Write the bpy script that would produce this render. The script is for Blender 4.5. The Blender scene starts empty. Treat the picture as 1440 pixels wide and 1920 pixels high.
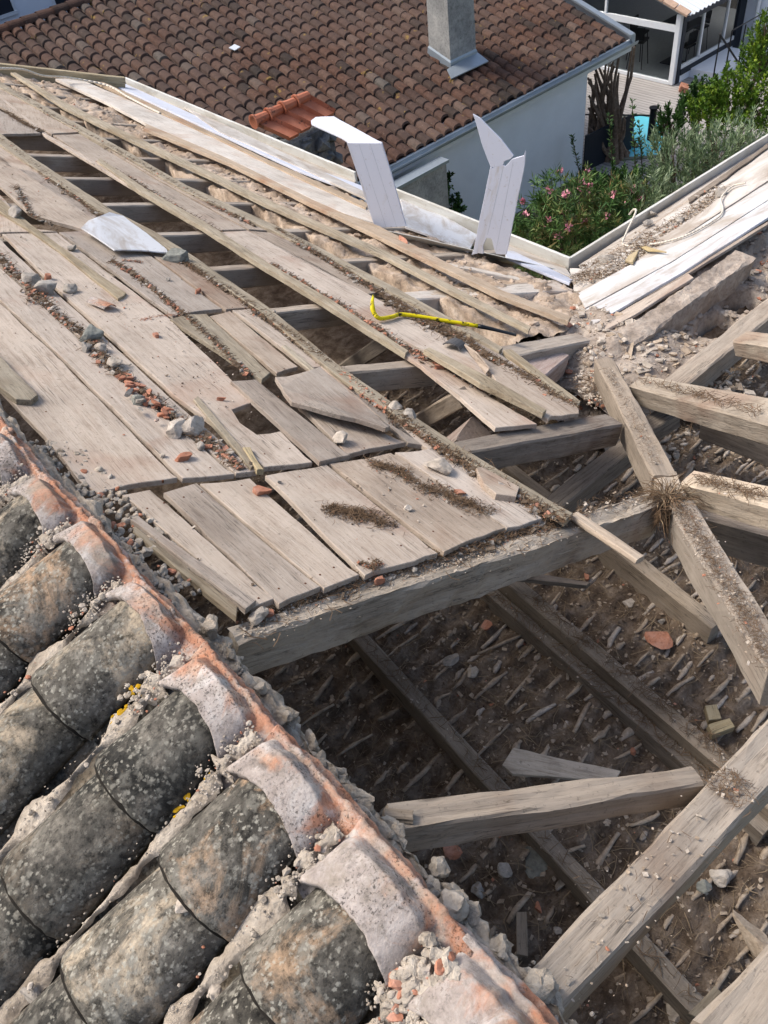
import bpy, math, random
import numpy as np
from mathutils import Vector, Matrix, noise
rnd = random.Random(7)
scene = bpy.context.scene
COL = scene.collection

# ------------------------------------------------------------------ camera, sky, sun
F = 1519.9
CH = 1.1                                   # eye height above the ridge, metres
R = np.array([[0.74026435, -0.55111573, 0.38507161],
              [-0.66189413, -0.49695201, 0.56119057],
              [-0.11791884, -0.67030601, -0.73265613]])
CC = np.array([0, 0, CH])
cam_d = bpy.data.cameras.new('camera'); cam = bpy.data.objects.new('camera', cam_d); COL.objects.link(cam)
cam_d.sensor_fit = 'VERTICAL'; cam_d.sensor_height = 24; cam_d.lens = F / 1920 * 24
cam_d.clip_start = 0.02; cam_d.clip_end = 2000
rx, ux, bx_ = R[:, 0], -R[:, 1], -R[:, 2]
cam.matrix_world = Matrix(((rx[0], ux[0], bx_[0], 0), (rx[1], ux[1], bx_[1], 0), (rx[2], ux[2], bx_[2], CH), (0, 0, 0, 1)))
scene.camera = cam
SUN_DIR = Vector((-0.42, 0.72, 1.0)).normalized()      # towards the sun
w = bpy.data.worlds.new('World'); scene.world = w; w.use_nodes = True
nt = w.node_tree; bg = nt.nodes['Background']
sky = nt.nodes.new('ShaderNodeTexSky'); sky.sky_type = 'NISHITA'; sky.sun_disc = False
sky.sun_elevation = math.asin(SUN_DIR.z); sky.sun_rotation = math.atan2(SUN_DIR.x, SUN_DIR.y)
sky.air_density = 1.0; sky.dust_density = 4.0; sky.ozone_density = 0.6
nt.links.new(sky.outputs[0], bg.inputs[0]); bg.inputs[1].default_value = 0.15
sl = bpy.data.lights.new('sun', 'SUN'); sl.energy = 2.3; sl.angle = math.radians(20); sl.color = (1, 0.95, 0.88)
so = bpy.data.objects.new('sun', sl); COL.objects.link(so)
so.rotation_mode = 'QUATERNION'; so.rotation_quaternion = SUN_DIR.to_track_quat('Z', 'Y')
scene.view_settings.view_transform = 'Standard'; scene.view_settings.look = 'None'
scene.view_settings.exposure = 0.48; scene.view_settings.gamma = 1

# ------------------------------------------------------------------ pixel -> place helpers
def ray(x, y): return R @ np.array([x - 720, y - 960, F])
T = 0.4173; X0 = 0.2; Z0 = -0.1059
def A(x, y, o=0.0):                          # on roof slope A (falls towards +X)
    r = ray(x, y); s = (Z0 + o + T * X0 - CH) / (r[2] + T * r[0]); return CC + r * s
CORN = A(1070, 490)
def B(x, y, o=0.0):                          # on roof slope B (falls towards +Y)
    r = ray(x, y); s = (CORN[2] + o + T * CORN[1] - CH) / (r[2] + T * r[1]); return CC + r * s
def Zp(x, y, z): r = ray(x, y); return CC + r * ((z - CH) / r[2])
def PL(x, y, p, n): r = ray(x, y); n = np.array(n, float); return CC + r * (np.dot(np.array(p) - CC, n) / r.dot(n))
def onX(x, y, X): r = ray(x, y); return CC + r * (X / r[0])
def onY(x, y, Y): r = ray(x, y); return CC + r * (Y / r[1])
def facing(x, y, P): n = np.array([P[0], P[1], 0.0]); return PL(x, y, P, n)
nA = np.array([T, 0, 1.0]); nA /= np.linalg.norm(nA)
nB = np.array([0, T, 1.0]); nB /= np.linalg.norm(nB)
UP = np.array([0, 0, 1.0])
def hx(h): h = h.lstrip('#'); return tuple((int(h[i:i+2], 16) / 255) ** 2.2 for i in (0, 2, 4)) + (1,)

# ------------------------------------------------------------------ materials
def newmat(name, rough=0.85):
    m = bpy.data.materials.new(name); m.use_nodes = True
    n = m.node_tree.nodes; b = n['Principled BSDF']; b.inputs['Roughness'].default_value = rough
    b.inputs['Specular IOR Level'].default_value = 0.25
    return m, m.node_tree, b
class G:                                      # tiny node-graph helper
    def __init__(s, nt): s.nt = nt
    def n(s, t, **k):
        o = s.nt.nodes.new(t)
        for a, v in k.items():
            if a in o.inputs: o.inputs[a].default_value = v
            else: setattr(o, a, v)
        return o
    def l(s, a, b): s.nt.links.new(a, b)
    def coord(s, scale=(1, 1, 1), rnd=True):
        tc = s.n('ShaderNodeTexCoord'); mp = s.n('ShaderNodeMapping'); mp.inputs['Scale'].default_value = scale
        s.l(tc.outputs['Object'], mp.inputs[0])
        if rnd:
            oi = s.n('ShaderNodeObjectInfo'); m = s.n('ShaderNodeMath', operation='MULTIPLY'); m.inputs[1].default_value = 37.0
            s.l(oi.outputs['Random'], m.inputs[0]); s.l(m.outputs[0], mp.inputs['Location'])
        return mp.outputs[0]
    def noise(s, vec, scale=5, detail=4, rough=0.6, dist=0):
        o = s.n('ShaderNodeTexNoise'); o.inputs['Scale'].default_value = scale; o.inputs['Detail'].default_value = detail
        o.inputs['Roughness'].default_value = rough; o.inputs['Distortion'].default_value = dist
        s.l(vec, o.inputs['Vector']); return o.outputs[0]
    def ramp(s, fac, stops):
        o = s.n('ShaderNodeValToRGB'); cr = o.color_ramp
        while len(cr.elements) < len(stops): cr.elements.new(0.5)
        for e, (p, c) in zip(cr.elements, stops):
            e.position = p; e.color = c if isinstance(c, tuple) else (c, c, c, 1)
        s.l(fac, o.inputs[0]); return o.outputs[0]
    def mix(s, f, a, b, mode='MIX'):
        o = s.n('ShaderNodeMix', data_type='RGBA', blend_type=mode)
        for i, v in ((0, f), (6, a), (7, b)):
            if isinstance(v, (int, float)): o.inputs[i].default_value = v
            elif isinstance(v, tuple): o.inputs[i].default_value = v
            else: s.l(v, o.inputs[i])
        return o.outputs[2]
    def math(s, op, a, b=0.5):
        o = s.n('ShaderNodeMath', operation=op)
        for i, v in ((0, a), (1, b)):
            if isinstance(v, (int, float)): o.inputs[i].default_value = v
            else: s.l(v, o.inputs[i])
        return o.outputs[0]
    def bump(s, h, b, strength=0.5, dist=0.002):
        o = s.n('ShaderNodeBump'); o.inputs['Strength'].default_value = strength; o.inputs['Distance'].default_value = dist
        s.l(h, o.inputs['Height']); s.l(o.outputs[0], b.inputs['Normal'])
def wood(name, dark, mid, light, dust=0.35, dustc='#a89c8c', stain=None, bump=0.6, grain=1.0):
    m, nt, b = newmat(name, 0.9); g = G(nt)
    v = g.coord((2.2, 26 * grain, 26 * grain)); vi = g.coord((1, 1, 1))
    g1 = g.noise(v, 3.0, 6, 0.65, 0.6); g2 = g.noise(v, 12.0, 3, 0.6, 0.2)
    big = g.noise(vi, 3.5, 4, 0.6, 0.3)
    c = g.ramp(g1, [(0.24, hx(dark)), (0.42, hx(mid)), (0.7, hx(light))])
    fine = g.ramp(g2, [(0.33, 0.5), (0.47, 0.95), (1, 1.0)])
    c = g.mix(0.5, c, fine, 'MULTIPLY')
    df = g.ramp(g.noise(vi, 7.0, 7, 0.72, 0.4), [(0.42, 0.0), (0.62, dust)])
    c = g.mix(df, c, hx(dustc))
    bb = g.ramp(big, [(0.25, 0.72), (0.5, 1.0), (0.75, 1.12)])
    c = g.mix(0.8, c, bb, 'MULTIPLY')
    # dark specks of dirt and splinters
    sp = g.ramp(g.noise(vi, 90.0, 3, 0.7), [(0.30, 0.45), (0.40, 1.0)])
    c = g.mix(0.6, c, sp, 'MULTIPLY')
    kv = g.coord((1.2, 5, 5)); ko = g.n('ShaderNodeTexVoronoi'); ko.inputs['Scale'].default_value = 2.6; g.l(kv, ko.inputs['Vector'])
    kn = g.ramp(ko.outputs['Distance'], [(0.03, 0.35), (0.06, 0.75), (0.09, 1.0)]); c = g.mix(0.9, c, kn, 'MULTIPLY')
    cv = g.coord((1.0, 34, 34)); cn = g.noise(cv, 1.6, 4, 0.55, 0.25)
    ck = g.ramp(cn, [(0.485, 1.0), (0.5, 0.22), (0.515, 1.0)]); cm = g.ramp(g.noise(vi, 4.5, 3, 0.6), [(0.48, 0.0), (0.58, 0.85)])
    c = g.mix(cm, c, g.mix(1.0, c, ck, 'MULTIPLY'))
    if stain:
        sf = g.ramp(g.noise(vi, 2.3, 3, 0.6, 0.8), [(0.54, 0.0), (0.72, 0.6)])
        c = g.mix(sf, c, hx(stain))
    oi = g.n('ShaderNodeObjectInfo'); hs = g.n('ShaderNodeHueSaturation')
    vv = g.math('ADD', g.math('MULTIPLY', oi.outputs['Random'], 0.34), 0.80); g.l(vv, hs.inputs['Value']); rr2 = g.math('FRACT', g.math('MULTIPLY', oi.outputs['Random'], 17.3)); g.l(g.math('ADD', g.math('MULTIPLY', rr2, 0.25), 0.78), hs.inputs['Saturation']); g.l(c, hs.inputs['Color'])
    g.l(hs.outputs[0], b.inputs['Base Color'])
    h = g.math('ADD', g.math('MULTIPLY', g1, 0.7), g.math('MULTIPLY', g2, 0.5))
    h = g.math('ADD', h, g.math('MULTIPLY', g.noise(vi, 60, 4, 0.7), 0.35))
    g.bump(h, b, bump, 0.004)
    return m
def mottled(name, stops, scale=8, rough=0.9, bs=0.6, bd=0.006, detail=8, fine=None, rnd=True, dist=0.3):
    m, nt, b = newmat(name, rough); g = G(nt); v = g.coord((1, 1, 1), rnd)
    n = g.noise(v, scale, detail, 0.68, dist); c = g.ramp(n, [(p, hx(h)) for p, h in stops])
    if fine:
        f = g.ramp(g.noise(v, scale * fine, 4, 0.7), [(0.3, 0.55), (0.5, 1.0), (0.75, 1.15)])
        c = g.mix(0.75, c, f, 'MULTIPLY')
    g.l(c, b.inputs['Base Color'])
    h = g.math('ADD', n, g.math('MULTIPLY', g.noise(v, scale * 6, 6, 0.75), 0.5)); g.bump(h, b, bs, bd)
    return m
def plain(name, col, rough=0.6, metal=0, nscale=12, var=0.12, bs=0.15):
    m, nt, b = newmat(name, rough); g = G(nt); b.inputs['Metallic'].default_value = metal; v = g.coord()
    n = g.noise(v, nscale, 5, 0.65)
    c = g.mix(1.0, hx(col), g.ramp(n, [(0.25, 1 - var), (0.75, 1 + var)]), 'MULTIPLY'); g.l(c, b.inputs['Base Color']); g.bump(n, b, bs, 0.003)
    return m
M = {}
M['board'] = wood('board_wood', '#847466', '#aa9a8a', '#beb0a1', 0.6, '#bbad9e', '#94705a')
M['board2'] = wood('board_wood_brown', '#7b6b5f', '#a29282', '#b9aa9b', 0.5, '#b4a697', '#80634f')
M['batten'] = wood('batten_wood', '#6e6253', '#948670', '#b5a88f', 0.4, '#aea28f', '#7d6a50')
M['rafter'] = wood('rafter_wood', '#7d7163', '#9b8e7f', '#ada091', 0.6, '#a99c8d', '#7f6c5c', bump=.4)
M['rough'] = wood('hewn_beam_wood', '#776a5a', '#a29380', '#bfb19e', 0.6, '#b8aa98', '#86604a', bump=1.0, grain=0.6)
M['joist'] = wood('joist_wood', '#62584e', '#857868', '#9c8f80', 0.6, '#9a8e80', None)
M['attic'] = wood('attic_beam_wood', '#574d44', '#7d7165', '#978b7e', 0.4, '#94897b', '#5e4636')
M['pale'] = wood('pale_board_wood', '#a09384', '#bfb3a4', '#cfc6ba', 0.7, '#cdc6bc', '#b08a6a')
M['newwood'] = wood('new_beam_wood', '#8c7850', '#a8946a', '#baa880', 0.15, '#b0a080', None)
M['peach'] = wood('fresh_batten_wood', '#9f8870', '#b59e84', '#c6b39b', 0.35, '#c0b09c', '#a07355')
def pvc_mat(name, col, dirt, lo, hi, groove=0):
    m, nt, b = newmat(name, 0.5); g = G(nt); b.inputs['Specular IOR Level'].default_value = 0.3
    v = g.coord((0.8, 2.2, 2.2)); vi = g.coord()
    f = g.ramp(g.noise(v, 3.2, 8, 0.7, 0.7), [(lo, 0.0), (hi, 0.85)])
    c = g.mix(f, hx(col), hx(dirt))
    f2 = g.ramp(g.noise(vi, 45, 5, 0.75), [(0.60, 0.0), (0.72, 0.7)]); c = g.mix(f2, c, hx('#8b7d6c'))
    g.l(c, b.inputs['Base Color']); g.bump(g.noise(vi, 20, 5, 0.7), b, 0.25, 0.002)
    return m
M['pvc'] = pvc_mat('white_soffit', '#c6c8cc', '#9d9286', 0.47, 0.64)
M['pvcclean'] = pvc_mat('clean_white_soffit', '#c8ccd8', '#ada393', 0.54, 0.74)
M['pvcdirty'] = pvc_mat('stained_soffit', '#c8c3bc', '#958778', 0.40, 0.62)
M['pvcstain'] = pvc_mat('brown_stained_soffit', '#c4c4c3', '#a09384', 0.43, 0.62)
M['fascia'] = pvc_mat('fascia_paint', '#cbcbc5', '#a59d8b', 0.48, 0.72)
M['mortar'] = mottled('mortar', [(0.3, '#857a6c'), (0.45, '#a99d8e'), (0.6, '#c0b5a6'), (0.75, '#cfc6b8')], 14, bs=1.0, bd=0.01, fine=7)
M['rubble'] = mottled('rubble_masonry', [(0.3, '#857464'), (0.46, '#a99683'), (0.58, '#bfad9b'), (0.75, '#cfc3b4')], 9, bs=1.0, bd=0.012, fine=6)
M['rubble_grey'] = mottled('rubble_grey', [(0.3, '#7c7064'), (0.5, '#a3968a'), (0.7, '#bbb0a3')], 9, bs=1.0, bd=0.012, fine=6)
M['stone'] = mottled('grey_stone', [(0.3, '#7d776f'), (0.55, '#a09990'), (0.75, '#bab3aa')], 22, bs=0.8, bd=0.004, fine=4)
M['stone_pale'] = mottled('pale_stone', [(0.3, '#968c7f'), (0.55, '#b8ada0'), (0.75, '#cfc6ba')], 22, bs=0.8, bd=0.004, fine=4)
M['slatey'] = mottled('slate_stone', [(0.3, '#6a6c67'), (0.6, '#8d8e86')], 22, bs=0.8, bd=0.004, fine=4)
M['terra'] = mottled('terracotta', [(0.3, '#8f6350'), (0.5, '#ab7760'), (0.66, '#b98f7d'), (0.8, '#bfaa9d')], 16, bs=0.5, bd=0.003, fine=5)
M['twig'] = plain('twig', '#6a5745', 0.9, var=0.4, nscale=30)
M['twig_pale'] = plain('pale_straw', '#8f7d66', 0.9, var=0.4, nscale=30)
M['dirt'] = mottled('loose_dirt', [(0.3, '#4d4137'), (0.5, '#6d5f51'), (0.7, '#8c7e6e')], 30, bs=1.0, bd=0.008, fine=5)
M['duff'] = mottled('attic_duff', [(0.3, '#4a3e33'), (0.47, '#6e5f51'), (0.62, '#8c7e70'), (0.78, '#a19383')], 16, bs=1.0, bd=0.014, fine=6, rnd=False)
M['plaster'] = mottled('plaster_nib', [(0.3, '#7f7060'), (0.5, '#a39381'), (0.72, '#bdae9c')], 20, bs=0.7, bd=0.003, fine=5)
M['darkfrag'] = plain('dark_slate_glaze', '#504f50', .6, var=.25)
M['rust'] = plain('rust', '#5c3a28', 0.8)
M['black'] = plain('black_metal', '#1d2024', 0.4)
M['dark'] = plain('anthracite', '#2b3038', 0.5)
M['yellow'] = None
M['white'] = plain('white_render', '#e2e7ef', 0.8, var=0.05, nscale=2)
M['whitepaint'] = plain('white_frame_paint', '#d6dade', 0.4, var=0.04)
M['zinc'] = plain('zinc', '#9aa4ac', 0.45, 0.5, var=0.1, nscale=4)
M['cable'] = plain('cable_sheath', '#d8cfc0', 0.5)
M['lip_dark'] = plain('lip_black', '#26231f', .95, nscale=80, var=.5)  # near-black tone of the strip under the tile lips
M['lichen_y'] = plain('yellow_lichen', '#a8841c', 0.9, nscale=60, var=0.5)

# --- lichen-covered canal tile
def lichen(name, basehex, warm, warmamt):
    m, nt, b = newmat(name, 0.92); g = G(nt); v = g.coord()
    n1 = g.noise(v, 11, 7, 0.7, 0.5); n2 = g.noise(v, 70, 6, 0.75)
    c = g.ramp(n1, [(0.36, hx('#262523')), (0.46, hx(basehex)), (0.56, hx('#5f5b54')), (0.70, hx('#8d877c'))])
    wf = g.ramp(g.noise(v, 6.5, 7, 0.72, 0.6), [(0.50, 0.0), (0.62, warmamt)]); c = g.mix(wf, c, hx(warm))
    tb = g.ramp(n2, [(0.36, 0.32), (0.47, 0.95), (0.66, 1.35)]); c = g.mix(0.95, c, tb, 'MULTIPLY')
    # crusty lichen rosettes: round, broken edges, two sizes
    for sc, lo, hi, colr, dn in ((30, 0.20, 0.44, '#7d7a71', 0.45), (66, 0.20, 0.44, '#908c81', 0.36), (125, 0.22, 0.44, '#a8a497', 0.42)):
        vo = g.n('ShaderNodeTexVoronoi'); vo.inputs['Scale'].default_value = sc; vo.inputs['Randomness'].default_value = 1
        wv = g.n('ShaderNodeVectorMath', operation='MULTIPLY_ADD'); nz = g.n('ShaderNodeTexNoise'); nz.inputs['Scale'].default_value = sc * 1.7; nz.inputs['Detail'].default_value = 4
        g.l(v, nz.inputs['Vector']); g.l(nz.outputs[1], wv.inputs[0]); wv.inputs[1].default_value = (1.3 / sc,) * 3; g.l(v, wv.inputs[2])
        g.l(wv.outputs[0], vo.inputs['Vector'])
        spot = g.ramp(vo.outputs['Distance'], [(lo, 1.0), (hi, 0.0)])
        pick = g.ramp(vo.outputs['Color'], [(dn, 0.0), (dn + 0.05, 1.0)])
        clump = g.ramp(g.noise(v, 9, 3, 0.6), [(0.36, 0.12), (0.54, 0.8)])
        c = g.mix(g.math('MULTIPLY', g.math('MULTIPLY', spot, pick), clump), c, hx(colr))
    oi = g.n('ShaderNodeObjectInfo'); hv = g.n('ShaderNodeHueSaturation'); g.l(g.math('ADD', g.math('MULTIPLY', oi.outputs['Random'], .5), .72), hv.inputs['Value']); g.l(c, hv.inputs['Color']); c = hv.outputs[0]
    dk = g.ramp(g.noise(v, 150, 3, 0.6), [(0.32, 0.35), (0.42, 1.0)]); c = g.mix(0.8, c, dk, 'MULTIPLY')
    g.l(c, b.inputs['Base Color'])
    h = g.math('ADD', g.math('MULTIPLY', n2, 0.7), g.math('MULTIPLY', g.noise(v, 160, 4, 0.7), 0.5)); g.bump(h, b, 0.8, 0.004)
    return m
M['tile_grey'] = lichen('lichen_tile_grey', '#403f3b', '#9c8c78', 0.45)
M['tile_warm'] = lichen('lichen_tile_warm', '#4b4842', '#b2967a', 0.75)
M['tile_beige'] = lichen('lichen_tile_beige', '#5a564e', '#b3a48e', 0.9)
def closure_mat():
    m, nt, b = newmat('limewashed_terracotta', 0.85); g = G(nt); v = g.coord(); vo = g.coord((1, 1, 1), False)
    sx = g.n('ShaderNodeSeparateXYZ'); g.l(vo, sx.inputs[0])
    n = g.noise(v, 10, 6, 0.65, 0.8)
    # the part once hidden under the ridge tile is still orange; the weathered part is bloomed with lime
    e = g.math('ADD', g.math('MULTIPLY', g.math('ADD', sx.outputs[0], 0.058), 9.0), g.math('MULTIPLY', g.math('SUBTRACT', g.noise(v, 8, 6, 0.65, 0.8), 0.5), 3.4))
    of = g.ramp(e, [(0.12, 0.0), (0.48, 0.85)])
    base = g.ramp(g.noise(v, 9, 7, 0.7, 0.6), [(0.32, hx('#70675f')), (0.44, hx('#9b9088')), (0.56, hx('#b3a8a0')), (0.70, hx('#cbc4bd'))])
    org = g.ramp(g.noise(v, 13, 6, 0.7, 0.5), [(0.32, hx('#9c6549')), (0.46, hx('#b57c5d')), (0.56, hx('#b9957e')), (0.68, hx('#c3b5a6'))])
    c = g.mix(of, base, org)
    wf = g.ramp(g.noise(v, 12, 8, 0.74, 0.8), [(0.55, 0.0), (0.66, 0.7)]); c = g.mix(wf, c, hx('#d0cbc6'))
    sp = g.ramp(g.noise(v, 230, 3, 0.6), [(0.36, 0.3), (0.46, 1.0)])
    spa = g.ramp(g.noise(v, 11, 4, 0.6), [(0.40, 0.1), (0.56, 1.0)])
    c = g.mix(spa, c, g.mix(1.0, c, sp, 'MULTIPLY'))
    gr = g.ramp(g.noise(v, 16, 7, 0.72), [(0.52, 0.0), (0.66, 0.65)]); c = g.mix(gr, c, hx('#8b8173'))
    lt = g.ramp(g.noise(v, 55, 7, 0.8), [(0.34, 0.5), (0.48, 0.95), (0.66, 1.15)]); c = g.mix(0.8, c, lt, 'MULTIPLY')
    g.l(c, b.inputs['Base Color']); g.bump(g.math('ADD', n, g.math('MULTIPLY', g.noise(v, 120, 6, 0.78), 0.8)), b, 0.8, 0.004)
    return m
M['closure'] = closure_mat()
def yellow_mat():
    m, nt, b = newmat('yellow_paint', 0.55); g = G(nt); v = g.coord()
    f = g.ramp(g.noise(v, 26, 6, 0.75), [(0.53, 0.0), (0.60, 1.0)])
    g.l(g.mix(f, hx('#d6c313'), hx('#2b2a22')), b.inputs['Base Color']); return m
M['yellow'] = yellow_mat()
def rooftile_mat():
    m, nt, b = newmat('weathered_roof_tile', 0.85); g = G(nt)
    at = g.n('ShaderNodeAttribute'); at.attribute_name = 'tint'; v = g.coord((1, 1, 1), False)
    c = g.ramp(at.outputs['Fac'], [(0.0, hx('#37302c')), (0.35, hx('#4c3a33')), (0.6, hx('#594136')), (0.8, hx('#665349')), (1.0, hx('#5c5650'))])
    n = g.noise(v, 14, 7, 0.72, 0.4); c = g.mix(0.9, c, g.ramp(n, [(0.3, 0.45), (0.5, 0.95), (0.7, 1.25)]), 'MULTIPLY')
    big = g.ramp(g.noise(v, 0.55, 4, 0.6, 0.5), [(0.42, 0.0), (0.6, 0.55)]); c = g.mix(big, c, hx('#5b4c45'))
    ly = g.ramp(g.noise(v, 4.0, 4, 0.6), [(0.66, 0.0), (0.70, 0.7)]); c = g.mix(ly, c, hx('#8a713d'))
    wh = g.ramp(g.noise(v, 26, 5, 0.7), [(0.64, 0.0), (0.70, 0.55)]); c = g.mix(wh, c, hx('#a29488'))
    g.l(c, b.inputs['Base Color']); g.bump(n, b, 0.5, 0.01); return m
M['rooftile'] = rooftile_mat()

# ------------------------------------------------------------------ mesh helpers
def finish(o, label=None, cat=None, group=None, kind=None, parent=None):
    COL.objects.link(o)
    if parent is not None:
        o.parent = parent; o.matrix_parent_inverse = PM[parent.name]
    if label: o['label'] = label
    if cat: o['category'] = cat
    if group: o['group'] = group
    if kind: o['kind'] = kind
    return o
PM = {}
def root(name, loc, label=None, cat=None, group=None):
    o = bpy.data.objects.new(name, None); o.empty_display_size = 0.1
    o.location = loc; PM[o.name] = Matrix.Translation(Vector(loc)).inverted()
    return finish(o, label, cat, group)
def mk(name, verts, faces, mats, label=None, cat=None, group=None, kind=None, parent=None, frame=None, mi=None, smooth=False, attr=None):
    """verts in world space; frame = (origin, ex, ey, ez) gives the object's own axes"""
    V = np.asarray(verts, float)
    if frame is None:
        o0 = V.mean(0); E = np.eye(3)
    else:
        o0 = np.array(frame[0], float); E = np.array(frame[1:], float)      # rows are axes
    L = (V - o0) @ E.T
    me = bpy.data.meshes.new(name); me.from_pydata(L.tolist(), [], faces)
    ms = mats if isinstance(mats, (list, tuple)) else [mats]
    for m in ms: me.materials.append(m)
    if mi is not None: me.polygons.foreach_set('material_index', np.asarray(mi, dtype=np.int32))
    if smooth: me.polygons.foreach_set('use_smooth', np.ones(len(me.polygons), dtype=bool))
    if attr is not None:
        a = me.attributes.new('tint', 'FLOAT', 'FACE'); a.data.foreach_set('value', np.asarray(attr, dtype=np.float32))
    me.update()
    o = bpy.data.objects.new(name, me)
    mw = Matrix(((E[0][0], E[1][0], E[2][0], o0[0]), (E[0][1], E[1][1], E[2][1], o0[1]), (E[0][2], E[1][2], E[2][2], o0[2]), (0, 0, 0, 1)))
    o.matrix_world = mw; PM[o.name] = mw.inverted()
    finish(o, label, cat, group, kind)
    if parent is not None:
        o.parent = parent; o.matrix_parent_inverse = PM[parent.name]
    return o
def unit(v): v = np.asarray(v, float); return v / (np.linalg.norm(v) + 1e-12)
def nz(x, y=0.0, z=0.0): return noise.noise(Vector((x, y, z)))
SEED = [0]
def plank(name, pts, thick, mat, label, cat='plank', group='roof boards', n=nA, rag=0.0018, endrag=0.004, par=None, step=0.035, warp=0.0, gap=0.0):
    """pts: world corners of the top face in order; a plate with slightly worn edges"""
    SEED[0] += 1; sd = SEED[0] * 7.3
    P = [np.array(p, float) for p in pts]; n = np.array(n, float)
    edges = [P[(i + 1) % len(P)] - P[i] for i in range(len(P))]
    L = [np.linalg.norm(e) for e in edges]; ex = unit(edges[int(np.argmax(L))]); ez = unit(n - n.dot(ex) * ex); ey = np.cross(ez, ex)
    c = sum(P) / len(P)
    out = []
    for i, p in enumerate(P):
        e = edges[i]; k = max(1, int(L[i] / step)); along = abs(unit(e).dot(ex))
        amp = rag if along > 0.8 else endrag
        nn = np.cross(ez, unit(e))
        for j in range(k):
            q = p + e * (j / k); s = L[i] * j / k
            a = amp if j else amp * 0.3
            d = nz(s * 6 + sd, i * 5.1) * amp * 2.2 + nz(s * 40 + sd, i * 3.3, 2) * a * 1.2
            out.append(q + nn * (d + gap * ORI(P, ez)))
    out = [q + ez * warp * nz(float(np.dot(q, ex)) * 2.2 + sd, float(np.dot(q, ey)) * 9) for q in out]
    N = len(out)
    cc = [(q - c) for q in out]
    b = 0.0016
    inner = []
    for i in range(N):
        t = unit(out[(i + 1) % N] - out[i - 1]); nn = unit(np.cross(ez, t)); inner.append(out[i] + nn * b * ORI(P, ez))
    bot = [q - ez * thick for q in out]
    side = [q - ez * b for q in out]
    verts = inner + side + bot
    f = [list(range(N)), list(range(2 * N, 3 * N))[::-1]]
    if ORI(P, ez) < 0: f[0] = f[0][::-1]; f[1] = f[1][::-1]
    for i in range(N):
        j = (i + 1) % N
        f.append([i, N + i, N + j, j]); f.append([N + i, 2 * N + i, 2 * N + j, N + j])
    return mk(name, verts, f, mat, label, None if par else cat, None if par else group, parent=par, frame=(c, ex, ey, ez))
def ORI(P, ez):
    s = np.zeros(3)
    for i in range(len(P)): s += np.cross(P[i], P[(i + 1) % len(P)])
    return 1.0 if s.dot(ez) > 0 else -1.0
def beam(name, p0, p1, wd, ht, mat, label=None, cat='beam', group=None, up=None, rough=0.003, par=None, bow=0.0, seg=0.05, kind=None, w2=None):
    """p0,p1: centres of the TOP face at both ends"""
    SEED[0] += 1; sd = SEED[0] * 3.7
    p0 = np.array(p0, float); p1 = np.array(p1, float); ex = unit(p1 - p0); up = np.array(up if up is not None else UP, float)
    ez = unit(up - up.dot(ex) * ex); ey = np.cross(ez, ex); L = np.linalg.norm(p1 - p0); k = max(2, int(L / seg))
    w2 = wd if w2 is None else w2
    c = min(0.006, wd * 0.09)
    V = []
    for j in range(k + 1):
        s = L * j / k; W = (wd + (w2 - wd) * j / k) / 2
        prof = [(-W + c, 0), (-W / 3, 0), (W / 3, 0), (W - c, 0), (W, -c), (W, -ht * 0.5), (W, -ht + c), (W - c, -ht), (0, -ht), (-W + c, -ht), (-W, -ht + c), (-W, -ht * .5), (-W, -c)]
        for q, (yy, zz) in enumerate(prof):
            dy = nz(s * 5 + sd, q * 1.3) * rough + nz(s * 22 + sd, q * 2.1, 5) * rough * 0.6
            dz = nz(s * 5 + sd, q * 1.7, 9) * rough + nz(s * 25 + sd, q * 2.9, 7) * rough * 0.5
            bz = bow * 4 * (j / k) * (1 - j / k)
            V.append(p0 + ex * (s + (nz(sd, q) * 0.006 if j in (0, k) else 0)) + ey * (yy + dy) + ez * (zz + dz + bz))
    n = 13; Fc = []
    for j in range(k):
        for q in range(n):
            a = j * n + q; b_ = j * n + (q + 1) % n; Fc.append([a, b_, b_ + n, a + n])
    Fc.append(list(range(n))[::-1]); Fc.append([k * n + q for q in range(n)])
    return mk(name, V, Fc, mat, label, None if par else cat, None if par else group, kind, par, frame=((p0 + p1) / 2 - ez * ht / 2, ex, ey, ez))
def boxv(c, ex, ey, ez, sx, sy, sz):
    c = np.array(c, float); ex, ey, ez = np.array(ex, float), np.array(ey, float), np.array(ez, float)
    V = [c + ex * sx * a + ey * sy * b + ez * sz * d for a, b, d in ((-.5, -.5, -.5), (.5, -.5, -.5), (.5, .5, -.5), (-.5, .5, -.5), (-.5, -.5, .5), (.5, -.5, .5), (.5, .5, .5), (-.5, .5, .5))]
    return V, [[0, 3, 2, 1], [4, 5, 6, 7], [0, 1, 5, 4], [1, 2, 6, 5], [2, 3, 7, 6], [3, 0, 4, 7]]
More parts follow.
